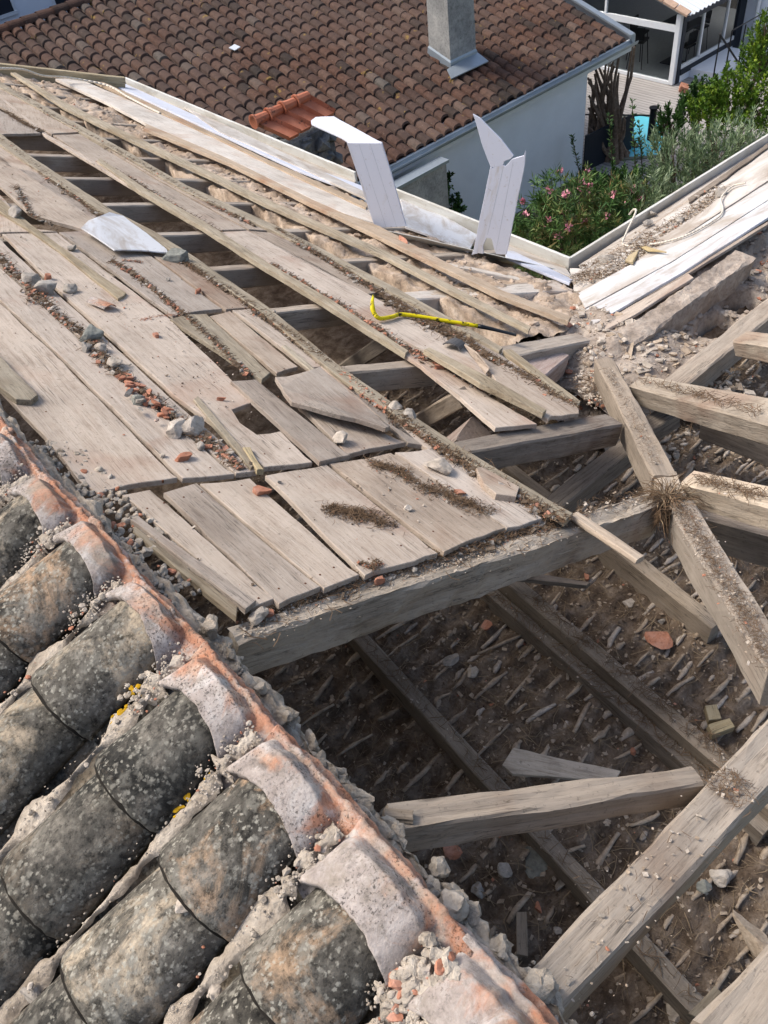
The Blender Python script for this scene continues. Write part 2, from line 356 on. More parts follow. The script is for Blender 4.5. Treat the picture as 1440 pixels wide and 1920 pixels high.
class MB:
    def __init__(s): s.V = []; s.F = []; s.mi = []; s.tint = []
    def add(s, V, Fc, mi=0, t=0.5):
        o = len(s.V); s.V += [tuple(v) for v in V]; s.F += [[i + o for i in f] for f in Fc]; s.mi += [mi] * len(Fc); s.tint += [t] * len(Fc)
    def box(s, x0, x1, y0, y1, z0, z1, mi=0):
        V, Fc = boxv(((x0 + x1) / 2, (y0 + y1) / 2, (z0 + z1) / 2), (1, 0, 0), (0, 1, 0), (0, 0, 1), x1 - x0, y1 - y0, z1 - z0); s.add(V, Fc, mi)
    def rod(s, a, b, r, r2=None, k=5, mi=0):
        a = np.array(a, float); b = np.array(b, float); e = unit(b - a); h = unit(np.cross(e, (0.31, 0.52, 0.8))); g = np.cross(e, h); r2 = r if r2 is None else r2
        V = [a + (h * math.cos(t) + g * math.sin(t)) * r for t in [6.2832 * i / k for i in range(k)]] + [b + (h * math.cos(t) + g * math.sin(t)) * r2 for t in [6.2832 * i / k for i in range(k)]]
        s.add(V, [[i, (i + 1) % k, k + (i + 1) % k, k + i] for i in range(k)] + [list(range(k))[::-1], [k + i for i in range(k)]], mi)
    def path(s, P, r, k=6, mi=0):
        for a, b in zip(P[:-1], P[1:]): s.rod(a, b, r, None, k, mi)
    def build(s, name, mats, **kw):
        if not s.V: return None
        at = kw.pop('tint', False)
        return mk(name, s.V, s.F, mats, mi=s.mi, attr=s.tint if at else None, **kw)
def ico(sub=1):
    import bmesh
    bm = bmesh.new(); bmesh.ops.create_icosphere(bm, subdivisions=sub, radius=1)
    V = np.array([v.co[:] for v in bm.verts]); Fc = [[v.index for v in f.verts] for f in bm.faces]; bm.free(); return V, Fc
ICO1 = ico(1); ICO2 = ico(2); ICO3 = ico(3)
def rock(c, sx, sy, sz, rot=None, sub=ICO2, chip=0.28, r=rnd):
    V, Fc = sub; sd = r.random() * 100
    P = V.copy()
    # flatten against a few random planes for a broken look
    for _ in range(9):
        n = unit([r.gauss(0, 1) for _ in range(3)]); d = r.uniform(0.42, 0.85); ov = P @ n - d; P -= np.outer(np.maximum(ov, 0), n)
    if len(V) > 20: P = np.array([p * (1 + chip * 0.5 * nz(p[0] * 1.7 + sd, p[1] * 1.7, p[2] * 1.7) + chip * 0.25 * nz(p[0] * 5 + sd, p[1] * 5, p[2] * 5)) for p in P])
    P = P * np.array([sx, sy, sz])
    a = r.uniform(0, 6.28) if rot is None else rot; ca, sa = math.cos(a), math.sin(a)
    Rz = np.array([[ca, -sa, 0], [sa, ca, 0], [0, 0, 1]])
    return (P @ Rz.T + np.array(c)), Fc
def chipbox(c, l, w_, h, r=rnd, n=None, ang=None):
    n = unit(n if n is not None else [r.gauss(0, .25), r.gauss(0, .25), 1]); a = r.uniform(0, 6.28) if ang is None else ang
    t = np.array([math.cos(a), math.sin(a), 0]); ex = unit(t - t.dot(n) * n); ey = np.cross(n, ex)
    V, Fc = boxv(c, ex, ey, n, l, w_, h)
    V = [v + ex * r.uniform(-.25, .25) * l * .5 + ey * r.uniform(-.25, .25) * w_ * .5 for v in V]
    return V, Fc

# ================================================================== SETTING: ground, deck, pool
GZ = -9.0
def sheet(name, P, mat, kind='structure'): return mk(name, P, [list(range(len(P)))], mat, kind=kind, frame=((0, 0, P[0][2]), (1, 0, 0), (0, 1, 0), (0, 0, 1)))
M['ground'] = mottled('ground_soil', [(0.3, '#4c4a35'), (0.55, '#6b6a4c'), (0.75, '#86806a')], 0.8, fine=20, rnd=False)
sheet('ground', [(-600, -600, GZ - .06), (600, -600, GZ - .06), (600, 600, GZ - .06), (-600, 600, GZ - .06)], M['ground'])
def deck_mat():
    m, nt, b = newmat('deck_boards', 0.8); g = G(nt); v = g.coord((1, 1, 1), False)
    wv = g.n('ShaderNodeTexWave', wave_type='BANDS', bands_direction='X'); wv.inputs['Scale'].default_value = 2.2; g.l(v, wv.inputs[0])
    ln = g.ramp(wv.outputs[1], [(0.0, 0.45), (0.12, 1.0)])
    v2 = g.coord((9, .5, 1), False); n = g.noise(v2, 2.0, 5, 0.6)
    c = g.ramp(n, [(0.3, hx('#8b8784')), (0.7, hx('#aeaaa6'))]); g.l(g.mix(1.0, c, ln, 'MULTIPLY'), b.inputs['Base Color']); return m
M['deck'] = deck_mat()
sheet('pool_deck', [(17.0, 8, GZ), (26, 8, GZ), (26, 24, GZ), (17.0, 24, GZ)], M['deck'])
wm, wnt, wb = newmat('pool_water', 0.08); g = G(wnt); wb.inputs['Base Color'].default_value = hx('#6fd0e2'); wb.inputs['Specular IOR Level'].default_value = 0.5
g.bump(g.noise(g.coord((1, 1, 1), False), 3, 3), wb, 0.2, 0.05); M['water'] = wm
pc = Zp(1180, 268, GZ); pool_pts = [Zp(x, y, GZ)[:2] for x, y in ((1140, 234), (1168, 222), (1200, 218), (1228, 222), (1244, 258), (1236, 292), (1128, 300), (1122, 262))]
sheet('pool_water', [(p[0], p[1], GZ + .012) for p in pool_pts], M['water'])
cp = np.mean(pool_pts, axis=0); V = []; Fc = []
for s_, z_ in ((1.0, .03), (1.09, .03), (1.09, 0)):
    V += [(cp[0] + (p[0] - cp[0]) * s_, cp[1] + (p[1] - cp[1]) * s_, GZ + z_) for p in pool_pts]
for k in range(2):
    for i in range(8): Fc.append([k * 8 + i, k * 8 + (i + 1) % 8, (k + 1) * 8 + (i + 1) % 8, (k + 1) * 8 + i])
mk('pool_coping', V, Fc, plain('coping_stone', '#6d7065', 0.8), kind='structure')

# ================================================================== NEIGHBOUR HOUSE
NZ = -6.2; NS = 0.30
ng = Zp(1185, 75, NZ); NY0 = Zp(990, 182, NZ)[1]; NX1 = ng[0] - 0.05
nN = unit((0, -NS, 1))
def N_(x, y, o=0): return PL(x, y, (0, NY0, NZ + 0.06 + o), (0, -NS, 1))
nb = root('tiled_house', (14, 16, GZ), 'white walled house with a brown tiled roof and grey gutter behind the stripped roof', 'house')
NRY = N_(80, 32)[1]                       # ridge
def roof_field(x0, x1, y0, y1, z0, slope, pitch, expo, hump, seed):
    r = random.Random(seed); mb = MB(); V = []; Fq = []; tint = []
    nc = int((x1 - x0) / pitch); nk = int(math.hypot(y1 - y0, (y1 - y0) * slope) / expo)
    cosl = 1 / math.hypot(1, slope); dy = (y1 - y0) / nk
    prof = [0.0, 0.06, 0.13, 0.22, 0.34, 0.5, 0.66, 0.78, 0.87, 0.94, 1.0]
    hh = [0.0, 0.05, 0.42, 0.74, 0.95, 1.0, 0.95, 0.74, 0.42, 0.05, 0.0]
    for k in range(nk):
        for c in range(nc):
            t = min(1, max(0, r.gauss(0.45, 0.24))); jl = r.gauss(0, .012) if r.random() < .97 else r.gauss(0, .05); jx = r.uniform(-.011, .011); ju = r.uniform(-.008, .014)
            base = len(V)
            for (f, lift, wd) in ((-0.06, 0.022, 1.05), (0.0, 0.024, 1.05), (0.5, 0.014, 1.0), (1.0, 0.0, 0.93)):
                yy = y0 + (k + f) * dy + (jl if f <= 0 else 0)
                zz = z0 + (yy - y0) * slope
                for u, h in zip(prof, hh):
                    uu = 0.5 + (u - 0.5) * wd
                    V.append((x0 + (c + uu) * pitch + jx, yy, zz + lift * (1 if h > .2 else .3) + ju * (h > .2) + h * hump * (0.98 if f < 1 else 0.9) - (0.035 if f < 0 and h > .2 else 0)))
            n = len(prof)
            for a in range(3):
                for b in range(n - 1):
                    i = base + a * n + b; Fq.append([i, i + 1, i + n + 1, i + n]); tint.append(min(1, max(0, t + r.uniform(-.03, .03) - (0.3 if b in (0, 9) else 0))))
    return V, Fq, tint
V, Fq, tint = roof_field(2.6, NX1 - 0.12, NY0 + 0.06, NRY, NZ + 0.06, NS, 0.275, 0.31, 0.075, 3)
mk('roof', V, Fq, M['rooftile'], parent=nb, attr=tint, frame=((0, 0, 0), (1, 0, 0), (0, 1, 0), (0, 0, 1)))
# roof deck below the tiles, back slope, ridge
zr = NZ + 0.06 + (NRY - NY0) * NS
mk('roof_deck', [(2.4, NY0 + .05, NZ), (NX1 - .1, NY0 + .05, NZ), (NX1 - .1, NRY, zr - .07), (2.4, NRY, zr - .07), (2.4, NRY + 7, zr - 2.2), (NX1 - .1, NRY + 7, zr - 2.2)], [[0, 1, 2, 3], [3, 2, 5, 4]], M['rooftile'], parent=nb, attr=[.4, .4])
mb = MB(); r = random.Random(5); x = 2.5; k = 0
while x < NX1 - .3:
    prev = []
    for e, rr in ((0, .16), (.40, .135)):
        prev += [(x + e, NRY + rr * math.cos(a), zr + .0 + rr * .85 * math.sin(a)) for a in [math.pi * i / 10 for i in range(11)]]
    mb.add(prev, [[i, i + 1, i + 12, i + 11] for i in range(10)], 0, min(1, max(0, r.gauss(.5, .25)))); x += .36
mb.build('ridge', M['rooftile'], parent=nb, tint=True, frame=((0, 0, 0), (1, 0, 0), (0, 1, 0), (0, 0, 1)))
# wall (with plinth down to ground), gutter, fascia, verge
wx1 = 16.75; wy = NY0 + 0.38
mb = MB(); mb.box(2.5, wx1, wy, wy + .3, GZ - .05, NZ + .12); mb.box(wx1 - .3, wx1, wy + .3, NRY + 5, GZ - .05, NZ + .12)
# gable triangle
zt = NZ + .12; mb.add([(wx1 - .3, wy + .3, zt), (wx1 - .3, NRY, zr - .16), (wx1 - .3, NRY + 5, zr - 1.75), (wx1, wy + .3, zt), (wx1, NRY, zr - .16), (wx1, NRY + 5, zr - 1.75)], [[0, 1, 2], [3, 5, 4]])
mb.build('wall', M['white'], parent=nb)
g0 = (2.4, NY0 - .02, NZ); V = []; n_ = 9
for X in (2.4, NX1 + .06):
    for i in range(n_):
        a = math.pi + math.pi * i / (n_ - 1); V.append((X, NY0 - .02 + .075 * math.cos(a), NZ + .02 + .10 * math.sin(a)))
    for i in range(n_)[::-1]:
        a = math.pi + math.pi * i / (n_ - 1); V.append((X, NY0 - .02 + .068 * math.cos(a), NZ + .02 + .092 * math.sin(a)))
m2 = 2 * n_; mk('gutter', V, [[i, (i + 1) % m2, m2 + (i + 1) % m2, m2 + i] for i in range(m2)] + [list(range(m2))[::-1], [m2 + i for i in range(m2)]], M['zinc'], parent=nb)
mb = MB(); mb.box(2.4, NX1 + .02, NY0 + .06, NY0 + .09, NZ - .22, NZ + .05); mb.box(2.4, wx1 + 1.0, NY0 + .09, wy, NZ - .10, NZ - .07); mb.build('fascia', M['whitepaint'], parent=nb)
# verge flashing on the right-hand edge and its board
V = []
for Y, Z in ((NY0, NZ + .05), (NRY, zr)):
    for dx, dz in ((-.14, .075), (-.14, .12), (.02, .12), (.05, .08), (.05, -.14), (.02, -.14)): V.append((NX1 + dx, Y, Z + dz))
mk('verge_trim', V, [[i, (i + 1) % 6, 6 + (i + 1) % 6, 6 + i] for i in range(6)] + [[5, 4, 3, 2, 1, 0], [6, 7, 8, 9, 10, 11]], M['zinc'], parent=nb)
# white paper scrap on the neighbour roof
p = N_(440, 89, .11); t_, _ = None, None
V, Fc = boxv(p, (0.9, .3, 0), (-.3, .9, .27), (0, -.28, 1), .22, .16, .015); mk('paper_scrap', V, Fc, M['whitepaint'], 'small white scrap lying on the brown tiled roof', 'scrap')
# chimney
cz = N_(848, 132)[2]; c0 = N_(848, 130); c1 = N_(893, 100); cl = N_(815, 103)
ch = root('chimney', c0, 'tall grey rendered chimney rising from the brown tiled roof', 'chimney')
s1, s2 = 0.74, 0.60
M['chim'] = mottled('chimney_render', [(0.3, '#7f7f7d'), (0.5, '#9b9b98'), (0.7, '#b5b3ae')], 2.6, bs=0.5, bd=0.02, fine=9)
ctr = np.array([c0[0] + s1 / 2 - .02, c0[1] + s2 / 2 + .02, 0]); mb = MB()
V = []
for z_, gr in ((c0[2] - .5, .03), (c0[2] + .5, .03), (c0[2] + 3.4, -.01), (c0[2] + 3.45, -.01)):
    for a, b in ((-1, -1), (1, -1), (1, 1), (-1, 1)): V.append((ctr[0] + a * (s1 / 2 + gr), ctr[1] + b * (s2 / 2 + gr), z_))
mb.add(V, [[i * 4 + j, i * 4 + (j + 1) % 4, (i + 1) * 4 + (j + 1) % 4, (i + 1) * 4 + j] for i in range(3) for j in range(4)] + [[12, 13, 14, 15]])
mb.build('stack', M['chim'], parent=ch)
mb = MB(); 
for sx_, sy_ in ((s1 + .10, s2 + .10),):
    V = []
    for z_, e in ((.16, 0), (.2, -.02), (-.1, .03)):
        for a, b in ((-1, -1), (1, -1), (1, 1), (-1, 1)):
            yy = ctr[1] + b * (sy_ / 2 + e); V.append((ctr[0] + a * (sx_ / 2 + e), yy, NZ + .06 + (yy - NY0) * NS + z_))
    mb.add(V, [[j, (j + 1) % 4, 4 + (j + 1) % 4, 4 + j] for j in range(4)] + [[8 + j, 8 + (j + 1) % 4, (j + 1) % 4, j] for j in range(4)])
mb.build('collar', M['zinc'], parent=ch)
q = [N_(x, y, .12) for x, y in ((843, 150), (857, 132), (893, 104), (917, 116))]
mb = MB(); V = [N_(846, 149, .10), N_(838, 132, .10), N_(893, 98, .10), N_(916, 116, .10)]
V2 = [np.array(v) + [0, 0, .02] for v in V]; mb.add(V + V2, [[0, 1, 2, 3], [4, 5, 6, 7], [0, 3, 7, 4], [0, 1, 5, 4], [1, 2, 6, 5], [2, 3, 7, 6]])
mb.build('apron', M['zinc'], parent=ch)

# white building beyond the ridge (top left)
wb_ = root('white_house', (4, 27, GZ), 'white rendered house behind the ridge of the brown roof', 'house')
Yb = NRY + 6; mb = MB(); mb.box(-12, 13, Yb, Yb + .3, GZ - .05, 3); mb.box(12.7, 13, Yb + .3, Yb + 8, GZ - .05, 3); mb.build('wall', M['white'], parent=wb_)
def winY(px0, px1, py0, py1, Y, par):
    a = onY(px0, py1, Y); b = onY(px1, py1, Y); tp = onY(px0, py0, Y)
    mb = MB(); X0_, X1_ = a[0], b[0]; Za, Zb = min(a[2], b[2]) , tp[2] + .4
    mb.box(X0_ - .07, X0_, Y - .05, Y + .02, Za, Zb); mb.box(X1_, X1_ + .07, Y - .05, Y + .02, Za, Zb); mb.box(X0_ - .07, X1_ + .07, Y - .07, Y + .02, Za - .08, Za)
    w_ = mb.build('window', M['whitepaint'], parent=par)
    mb = MB(); mb.box(X0_, X1_, Y - .02, Y - .005, Za, Zb); mb.build('pane', M['dark'], parent=w_)
winY(-30, 26, -30, 20, Yb, wb_); winY(103, 135, -20, 5, Yb, wb_)

# ================================================================== PAVILION (glass dining room)
gx = Zp(1262, 160, GZ)[0]; gy = Zp(1262, 160, GZ)[1]; gx2 = 25.75
gm, gnt, gb = newmat('window_glass', 0.03); gb.inputs['Base Color'].default_value = (0.30, 0.34, 0.36, 1); gb.inputs['Transmission Weight'].default_value = 1.0; gb.inputs['IOR'].default_value = 1.1; gb.inputs['Specular IOR Level'].default_value = .6; M['glass'] = gm
pv = root('glass_pavilion', (gx, gy, GZ), 'glazed dining pavilion with white frames and pale corrugated roof beside the pool', 'pavilion')
zb = onX(1280, 62, gx)[2]; zb1 = onX(1280, 47, gx)[2]; ze = onX(1284, 28, gx)[2]
gyl = gy + 9
mb = MB(); fw = .14
mb.box(gx - .06, gx + .08, gy, gy + fw, GZ + .02, ze)                                   # corner post
mb.box(gx - .05, gx + .05, gy + fw, gyl, GZ + .005, GZ + .09)
mb.box(gx - .05, gx + .05, gy + fw, gyl, zb, zb + .16)
for k in (1, 2, 3): mb.box(gx - .04, gx + .04, gy + k * 2.55, gy + k * 2.55 + .07, zb + .16, zb + .16 + .34 * k * 2.55)
mb.add(*boxv((gx, gy + 4.4, ze + .10 + 4.4 * .30), (1, 0, 0), unit((0, 1, .30)), unit((0, -.30, 1)), .14, 9.2, .12))
fr_ = mb.build('front_frame', M['whitepaint'], parent=pv)
mb = MB(); mb.add([(gx + .02, gy + fw, GZ + .09), (gx + .02, gyl, GZ + .09), (gx + .02, gyl, ze + 2.5), (gx + .02, gy + fw, ze)], [[0, 1, 2, 3]]); mb.build('pane', M['glass'], parent=fr_)
sf_ = MB(); zs = GZ + .42; zst = ze - .12
sf_.box(gx + .12, gx2, gy - .02, gy + .06, zs - .06, zs + .04); sf_.box(gx + .12, gx2, gy - .02, gy + .06, zst, zst + .07)
for X in (gx + 1.1, gx + 2.35): sf_.box(X, X + .07, gy - .02, gy + .06, zs, zst)
sfo = sf_.build('side_frame', M['whitepaint'], parent=pv)
mb = MB(); mb.add([(gx + .12, gy + .03, zs), (gx2, gy + .03, zs), (gx2, gy + .03, zst), (gx + .12, gy + .03, zst)], [[0, 1, 2, 3]]); mb.build('pane', M['glass'], parent=sfo)
mb = MB(); mb.box(gx + .08, gx + .24, gy - .03, gy + .08, GZ, ze - .05); mb.box(gx + .24, gx2, gy - .05, gy + .05, zs - .22, zs - .06); mb.box(gx2 - .3, gx2 + .05, gy - .04, gy + .06, GZ, ze); mb.build('dark_post', M['dark'], parent=pv)
mb = MB(); mb.box(gx + .24, gx2, gy - .02, gy + .05, GZ - .6, zs - .22); mb.build('plinth', M['white'], parent=pv)
mb = MB(); mb.box(gx + .06, gx2 + 4, gyl, gyl + .2, GZ, 0); mb.box(gx2 + 3, gx2 + 3.2, gy, gyl, GZ, 0); mb.build('back_wall', plain('taupe_wall', '#6a6661', .9), parent=pv)
mb = MB(); mb.box(gx + .06, gx2 + 3, gy + .05, gyl, GZ + .0, GZ + .015); mb.build('tile_floor', plain('grey_floor_tile', '#8f9192', .4), parent=pv)
# corrugated roof, eave along Y=gy, rising with Y
V = []; Fc = []; nx = 90; xs = np.linspace(gx - .15, gx2 + .3, nx)
for Y in (gy - .35, gyl + .3):
    for i, X in enumerate(xs): V.append((X, Y, ze + .17 + (Y - gy) * .30 + .035 * math.sin(i * 1.35)))
mk('roof', V, [[i, i + 1, nx + i + 1, nx + i] for i in range(nx - 1)], plain('white_corrugated', '#cfd6dc', .4, var=.05), parent=pv, smooth=True)
mb = MB()
for k in range(12):
    y_ = gy - .3 + k * .42; z_ = ze + .19 + (y_ + .2 - gy) * .3
    mb.add(*boxv((gx - .16, y_ + .2, z_ - .01), (1, 0, .25), unit((0, 1, .3)), unit((-.25, -.3, 1)), .20, .40, .06))
mb.build('verge_tiles', plain('pale_pink_tile', '#b59a86', .8, var=.2), parent=pv)
mb = MB(); mb.add(*boxv((gx + 1.5, gy - .33, ze - .0), (1, 0, 0), (0, 1, 0), (0, 0, 1), 3.5, .10, .10)); mb.build('gutter', M['dark'], parent=pv)
# table and stools inside
def stool(x, y, a, lab):
    z0_ = GZ + .015; rt = root('bar_stool', (x, y, z0_), lab, 'stool', 'bar stools round the high table')
    ca, sa = math.cos(a), math.sin(a); P = lambda u, v, z: (x + ca * u - sa * v, y + sa * u + ca * v, z0_ + z)
    mb = MB(); mb.add(*boxv(P(0, 0, .74), (ca, sa, 0), (-sa, ca, 0), (0, 0, 1), .4, .4, .05)); mb.build('seat', M['black'], parent=rt)
    mb = MB(); mb.add(*boxv(P(-.2, 0, .98), (ca, sa, 0), (-sa, ca, 0), (-.1 * ca, -.1 * sa, 1), .04, .4, .34)); mb.build('backrest', M['black'], parent=rt)
    for u, v in ((.18, .18), (.18, -.18), (-.18, .18), (-.18, -.18)):
        mb = MB(); mb.rod(P(u * .9, v * .9, .72), P(u * 1.25, v * 1.25, 0), .014); mb.build('leg', M['black'], parent=rt)
tp_ = Zp(1236, 150, GZ + .02); tX = gx + 1.3; tY = gy + 1.0
tb = root('high_table', (tX, tY, GZ + .015), 'high dark table on a pale pedestal behind the pavilion glass', 'table')
mb = MB(); mb.box(tX - .45, tX + .9, tY - .4, tY + .5, GZ + 1.04, GZ + 1.09); mb.build('tabletop', M['dark'], parent=tb)
mb = MB(); mb.rod((tX, tY, GZ + .04), (tX, tY, GZ + 1.05), .07, .07, 10); mb.build('pedestal', M['zinc'], parent=tb)
mb = MB(); mb.box(tX - .3, tX + .3, tY - .3, tY + .3, GZ + .015, GZ + .045); mb.build('base', M['dark'], parent=tb)
stool(tX - .75, tY + .75, 0.3, 'bar stool standing nearest the left of the high table behind glass'); stool(tX - .3, tY + 1.15, -1.4, 'bar stool standing behind the high table, second from the left')
stool(tX + 1.1, tY + .1, 3.0, 'bar stool at the right end of the high table'); stool(tX - .35, tY - .62, 1.5, 'bar stool standing close to the white corner post of the pavilion')
# white house on the right with downpipe
rh = root('rendered_house', (28, 11, GZ), 'white rendered house wall with a downpipe at the top right corner', 'house')
mb = MB(); mb.box(gx2 + .1, 31, 5, gy + .4, GZ - .05, -1); mb.build('wall', M['white'], parent=rh)
dpx = gx2 - .02; mb = MB(); mb.rod((dpx, gy - .45, GZ + .2), (dpx, gy - .45, -1.2), .06, .06, 10); mb.build('downpipe', M['whitepaint'], parent=rh)
# steps with railing at the side
st = root('garden_steps', (gx + 1.3, gy - .8, GZ), 'white garden steps with black railing beside the pavilion', 'steps')
for k in range(3):
    mb = MB(); mb.box(gx + .75 + k * .3, gx + 2.7, gy - .85, gy - .03, GZ - .9 + .0, GZ + .14 - k * .16 + .1); 
    if k == 0: mb.build('step', M['white'], parent=st)
rl = MB()
for (X, h0) in ((gx + .6, 1.1), (gx + 1.2, 1.05), (gx + 1.9, 1.0), (gx + 2.7, 1.0)): rl.rod((X, gy - .9, GZ), (X, gy - .9, GZ + h0 + .2), .022)
rl.rod((gx + 1.2, gy - .9, GZ + 1.25), (gx + 2.7, gy - .9, GZ + 1.25), .018); rl.rod((gx + .55, gy - .9, GZ + 1.35), (gx + 1.4, gy - 1.2, GZ + .35), .028)
rl.build('railing', M['black'], parent=st)
p = Zp(1282, 165, GZ + .1); mb = MB(); V, Fc = boxv(p, (.8, .5, 0), (-.5, .8, .3), (0, -.3, 1), .34, .24, .16); mk('brick', V, Fc, M['terra'], 'orange brick on the deck at the foot of the pavilion corner post', 'brick')
# black post with wires by the pool
pb = Zp(1219, 262, GZ); ptop = facing(1226, 203, pb)
po = root('fence_post', pb, 'thick black post with a flat cap standing by the pool', 'post')
mb = MB(); mb.rod(pb, (pb[0], pb[1], ptop[2]), .09, .09, 14); mb.rod((pb[0], pb[1], ptop[2]), (pb[0], pb[1], ptop[2] + .03), .12, .12, 14); mb.build('shaft', M['black'], parent=po)
mb = MB(); mb.rod((pb[0], pb[1], ptop[2] - .18), (pb[0] - 1.2, pb[1] + 2.2, ptop[2] - .2), .02); mb.build('rail', M['black'], parent=po)
# dark garden screen
a_ = Zp(1094, 322, GZ); b_ = Zp(1182, 280, GZ); mb = MB(); d_ = unit(b_ - a_)
V, Fc = boxv((a_ + b_) / 2 + np.array([0, 0, .45]), d_, np.cross(UP, d_), UP, np.linalg.norm(b_ - a_), .05, .95); mk('garden_screen', V, Fc, M['dark'], 'low anthracite screen at the foot of the dead stems by the white wall', 'screen')

# ---------------- vegetation
def leafmat(name, c1, c2, c3):
    m, nt, b = newmat(name, 0.55); g = G(nt); at = g.n('ShaderNodeAttribute'); at.attribute_name = 'tint'
    g.l(g.ramp(at.outputs['Fac'], [(0, hx(c1)), (.5, hx(c2)), (1, hx(c3))]), b.inputs['Base Color'])
    b.inputs['Transmission Weight'].default_value = 0.0
    return m
M['ole'] = leafmat('oleander_leaf', '#3a5733', '#56743f', '#8a7650')
M['oli'] = leafmat('olive_leaf', '#566a4c', '#788a67', '#a3b090')
M['bri'] = leafmat('bright_leaf', '#37521c', '#567424', '#8a9d34')
M['dkl'] = leafmat('dark_leaf', '#294020', '#3b5829', '#55743a')
M['pink'] = leafmat('pink_petal', '#c27789', '#d890a0', '#e3a9ae')
M['bark'] = plain('bark', '#5a4c3f', .95, var=.3, nscale=20)
def plant(name, label, cat, blobs, leafmat_, n, ll, lw, up=0.3, seed=1, group=None, flowers=0, clump=0.3, nstem=7, sticks=0):
    """blobs: (px, py, rx_px, ry_px, z) ellipsoids of foliage in place; leaves gathered in clumps on twigs"""
    r = random.Random(seed); np_r = np.random.default_rng(seed)
    E = []
    for (px, py, rx_, ry_, z) in blobs:
        c = Zp(px, py, z); d = np.dot(c - CC, R[:, 2]); s = d / F; E.append((c, rx_ * s, ry_ * s))
    base = np.mean([e[0] for e in E], axis=0); base[2] = GZ
    rt = root(name, tuple(base), label, cat, group)
    vol = [e[1] * e[1] * e[2] for e in E]; tot = sum(vol)
    P = []; tips = []
    per = 26; ncl = max(4, n // per)
    for _ in range(ncl):
        e = r.choices(E, vol)[0]; u = unit([r.gauss(0, 1) for _ in range(3)]); rad = r.random() ** 0.33
        rad *= 0.9 + 0.28 * nz(u[0] * 2 + seed, u[1] * 2, u[2] * 2)
        cc = e[0] + u * np.array([e[1], e[1], e[2]]) * rad
        tips.append((cc, u, e))
    V = []; Fc = []; tint = []
    for cc, u, e in tips:
        ct = min(1, max(0, r.gauss(.45, .22))); dirn = unit(u * 0.55 + np.array([0, 0, up + .35]) + np.array([r.gauss(0, .25) for _ in range(3)]))
        tl = clump * r.uniform(.6, 1.3)
        for k in range(per):
            f = k / per; q = cc + dirn * tl * (f - .3)
            o = unit(np.array([r.gauss(0, 1) for _ in range(3)])); d = unit(dirn * (0.55 + up) + o * 0.9)
            sd_ = unit(np.cross(d, [r.gauss(0, 1) for _ in range(3)])); L_ = ll * r.uniform(.6, 1.2); W_ = lw * r.uniform(.7, 1.2); q = q + d * .01
            b0 = len(V); V += [q, q + d * L_ * .45 + sd_ * W_ / 2, q + d * L_, q + d * L_ * .45 - sd_ * W_ / 2]
            Fc.append([b0, b0 + 1, b0 + 2, b0 + 3]); tint.append(min(1, max(0, ct + r.gauss(0, .12))))
    mk('foliage', V, Fc, leafmat_, parent=rt, attr=tint)
    mb = MB()
    for _ in range(nstem):
        e = r.choice(E); b1 = base + np.array([r.uniform(-.2, .2), r.uniform(-.2, .2), 0]); mid = e[0] - np.array([0, 0, e[2] * .6]); t2 = e[0] + np.array([r.uniform(-.6, .6) * e[1], r.uniform(-.6, .6) * e[1], e[2] * .4])
        mb.rod(b1, mid, .035, .025, 6); mb.rod(mid, t2, .025, .008, 6)
    for cc, u, e in tips[::3]: mb.rod(cc - unit(u + np.array([0, 0, .5])) * clump, cc, .008, .004, 4)
    mb.build('stem', M['bark'], parent=rt)
    if flowers:
        for _ in range(flowers):
            mb = MB(); cc, u, e = r.choice([t for t in tips if t[1][2] > 0.2 or t[1].dot(unit(CC - t[2][0])) > .4]); cc = e[0] + (cc - e[0]) * 1.08 + np.array([0, 0, .08])
            mb.add(*rock(cc, .03, .03, .03, sub=ICO1, r=r))
            for k in range(10):
                o = unit([r.gauss(0, 1) for _ in range(3)]); s_ = unit(np.cross(o, [r.gauss(0, 1) for _ in range(3)])); q = cc + o * .015
                mb.add([q, q + o * .045 + s_ * .032, q + o * .075, q + o * .045 - s_ * .032], [[0, 1, 2, 3]], 0, r.random())
            mb.build('flower', M['pink'], parent=rt, tint=True)
    return rt
plant('oleander', 'oleander bush with pink flowers and narrow dark leaves below the white wall', 'bush', [(1075, 400, 95, 70, -7.0), (1005, 420, 50, 50, -7.2), (1150, 430, 60, 60, -7.2), (1070, 465, 95, 60, -7.8), (1000, 465, 60, 45, -8.0)], M['ole'], 11500, .19, .026, .3, 2, flowers=34, clump=.28)
plant('oleander', 'reddish tipped oleander between the pink oleander and the grey green olive', 'bush', [(1170, 385, 45, 45, -7.2)], M['ole'], 2200, .16, .026, .5, 12, flowers=6, clump=.3)
plant('olive_bush', 'wide grey green olive bush rising over the white eave board', 'bush', [(1270, 310, 70, 55, -6.6), (1350, 290, 75, 45, -6.3), (1215, 372, 50, 50, -6.8), (1300, 370, 90, 60, -7.0), (1410, 255, 50, 30, -6.4)], M['oli'], 12000, .12, .022, .8, 3, clump=.3)
plant('dark_shrub', 'dark green shrub with upright shoots in front of the pool', 'shrub', [(1165, 352, 50, 30, -8.0), (1215, 352, 35, 28, -7.9), (1130, 365, 35, 32, -8.1)], M['dkl'], 4200, .09, .035, .6, 4, clump=.3)
plant('dark_shrub', 'dark green upright shrub right of the black pool post', 'shrub', [(1255, 245, 24, 50, -7.9)], M['dkl'], 1500, .13, .035, .8, 5, clump=.3)
plant('laurel_bush', 'bright yellow green bush right of the deck', 'bush', [(1370, 190, 60, 60, -7.2), (1330, 205, 50, 40, -7.6), (1420, 200, 50, 55, -7.2)], M['bri'], 9000, .09, .045, .35, 6, clump=.26)
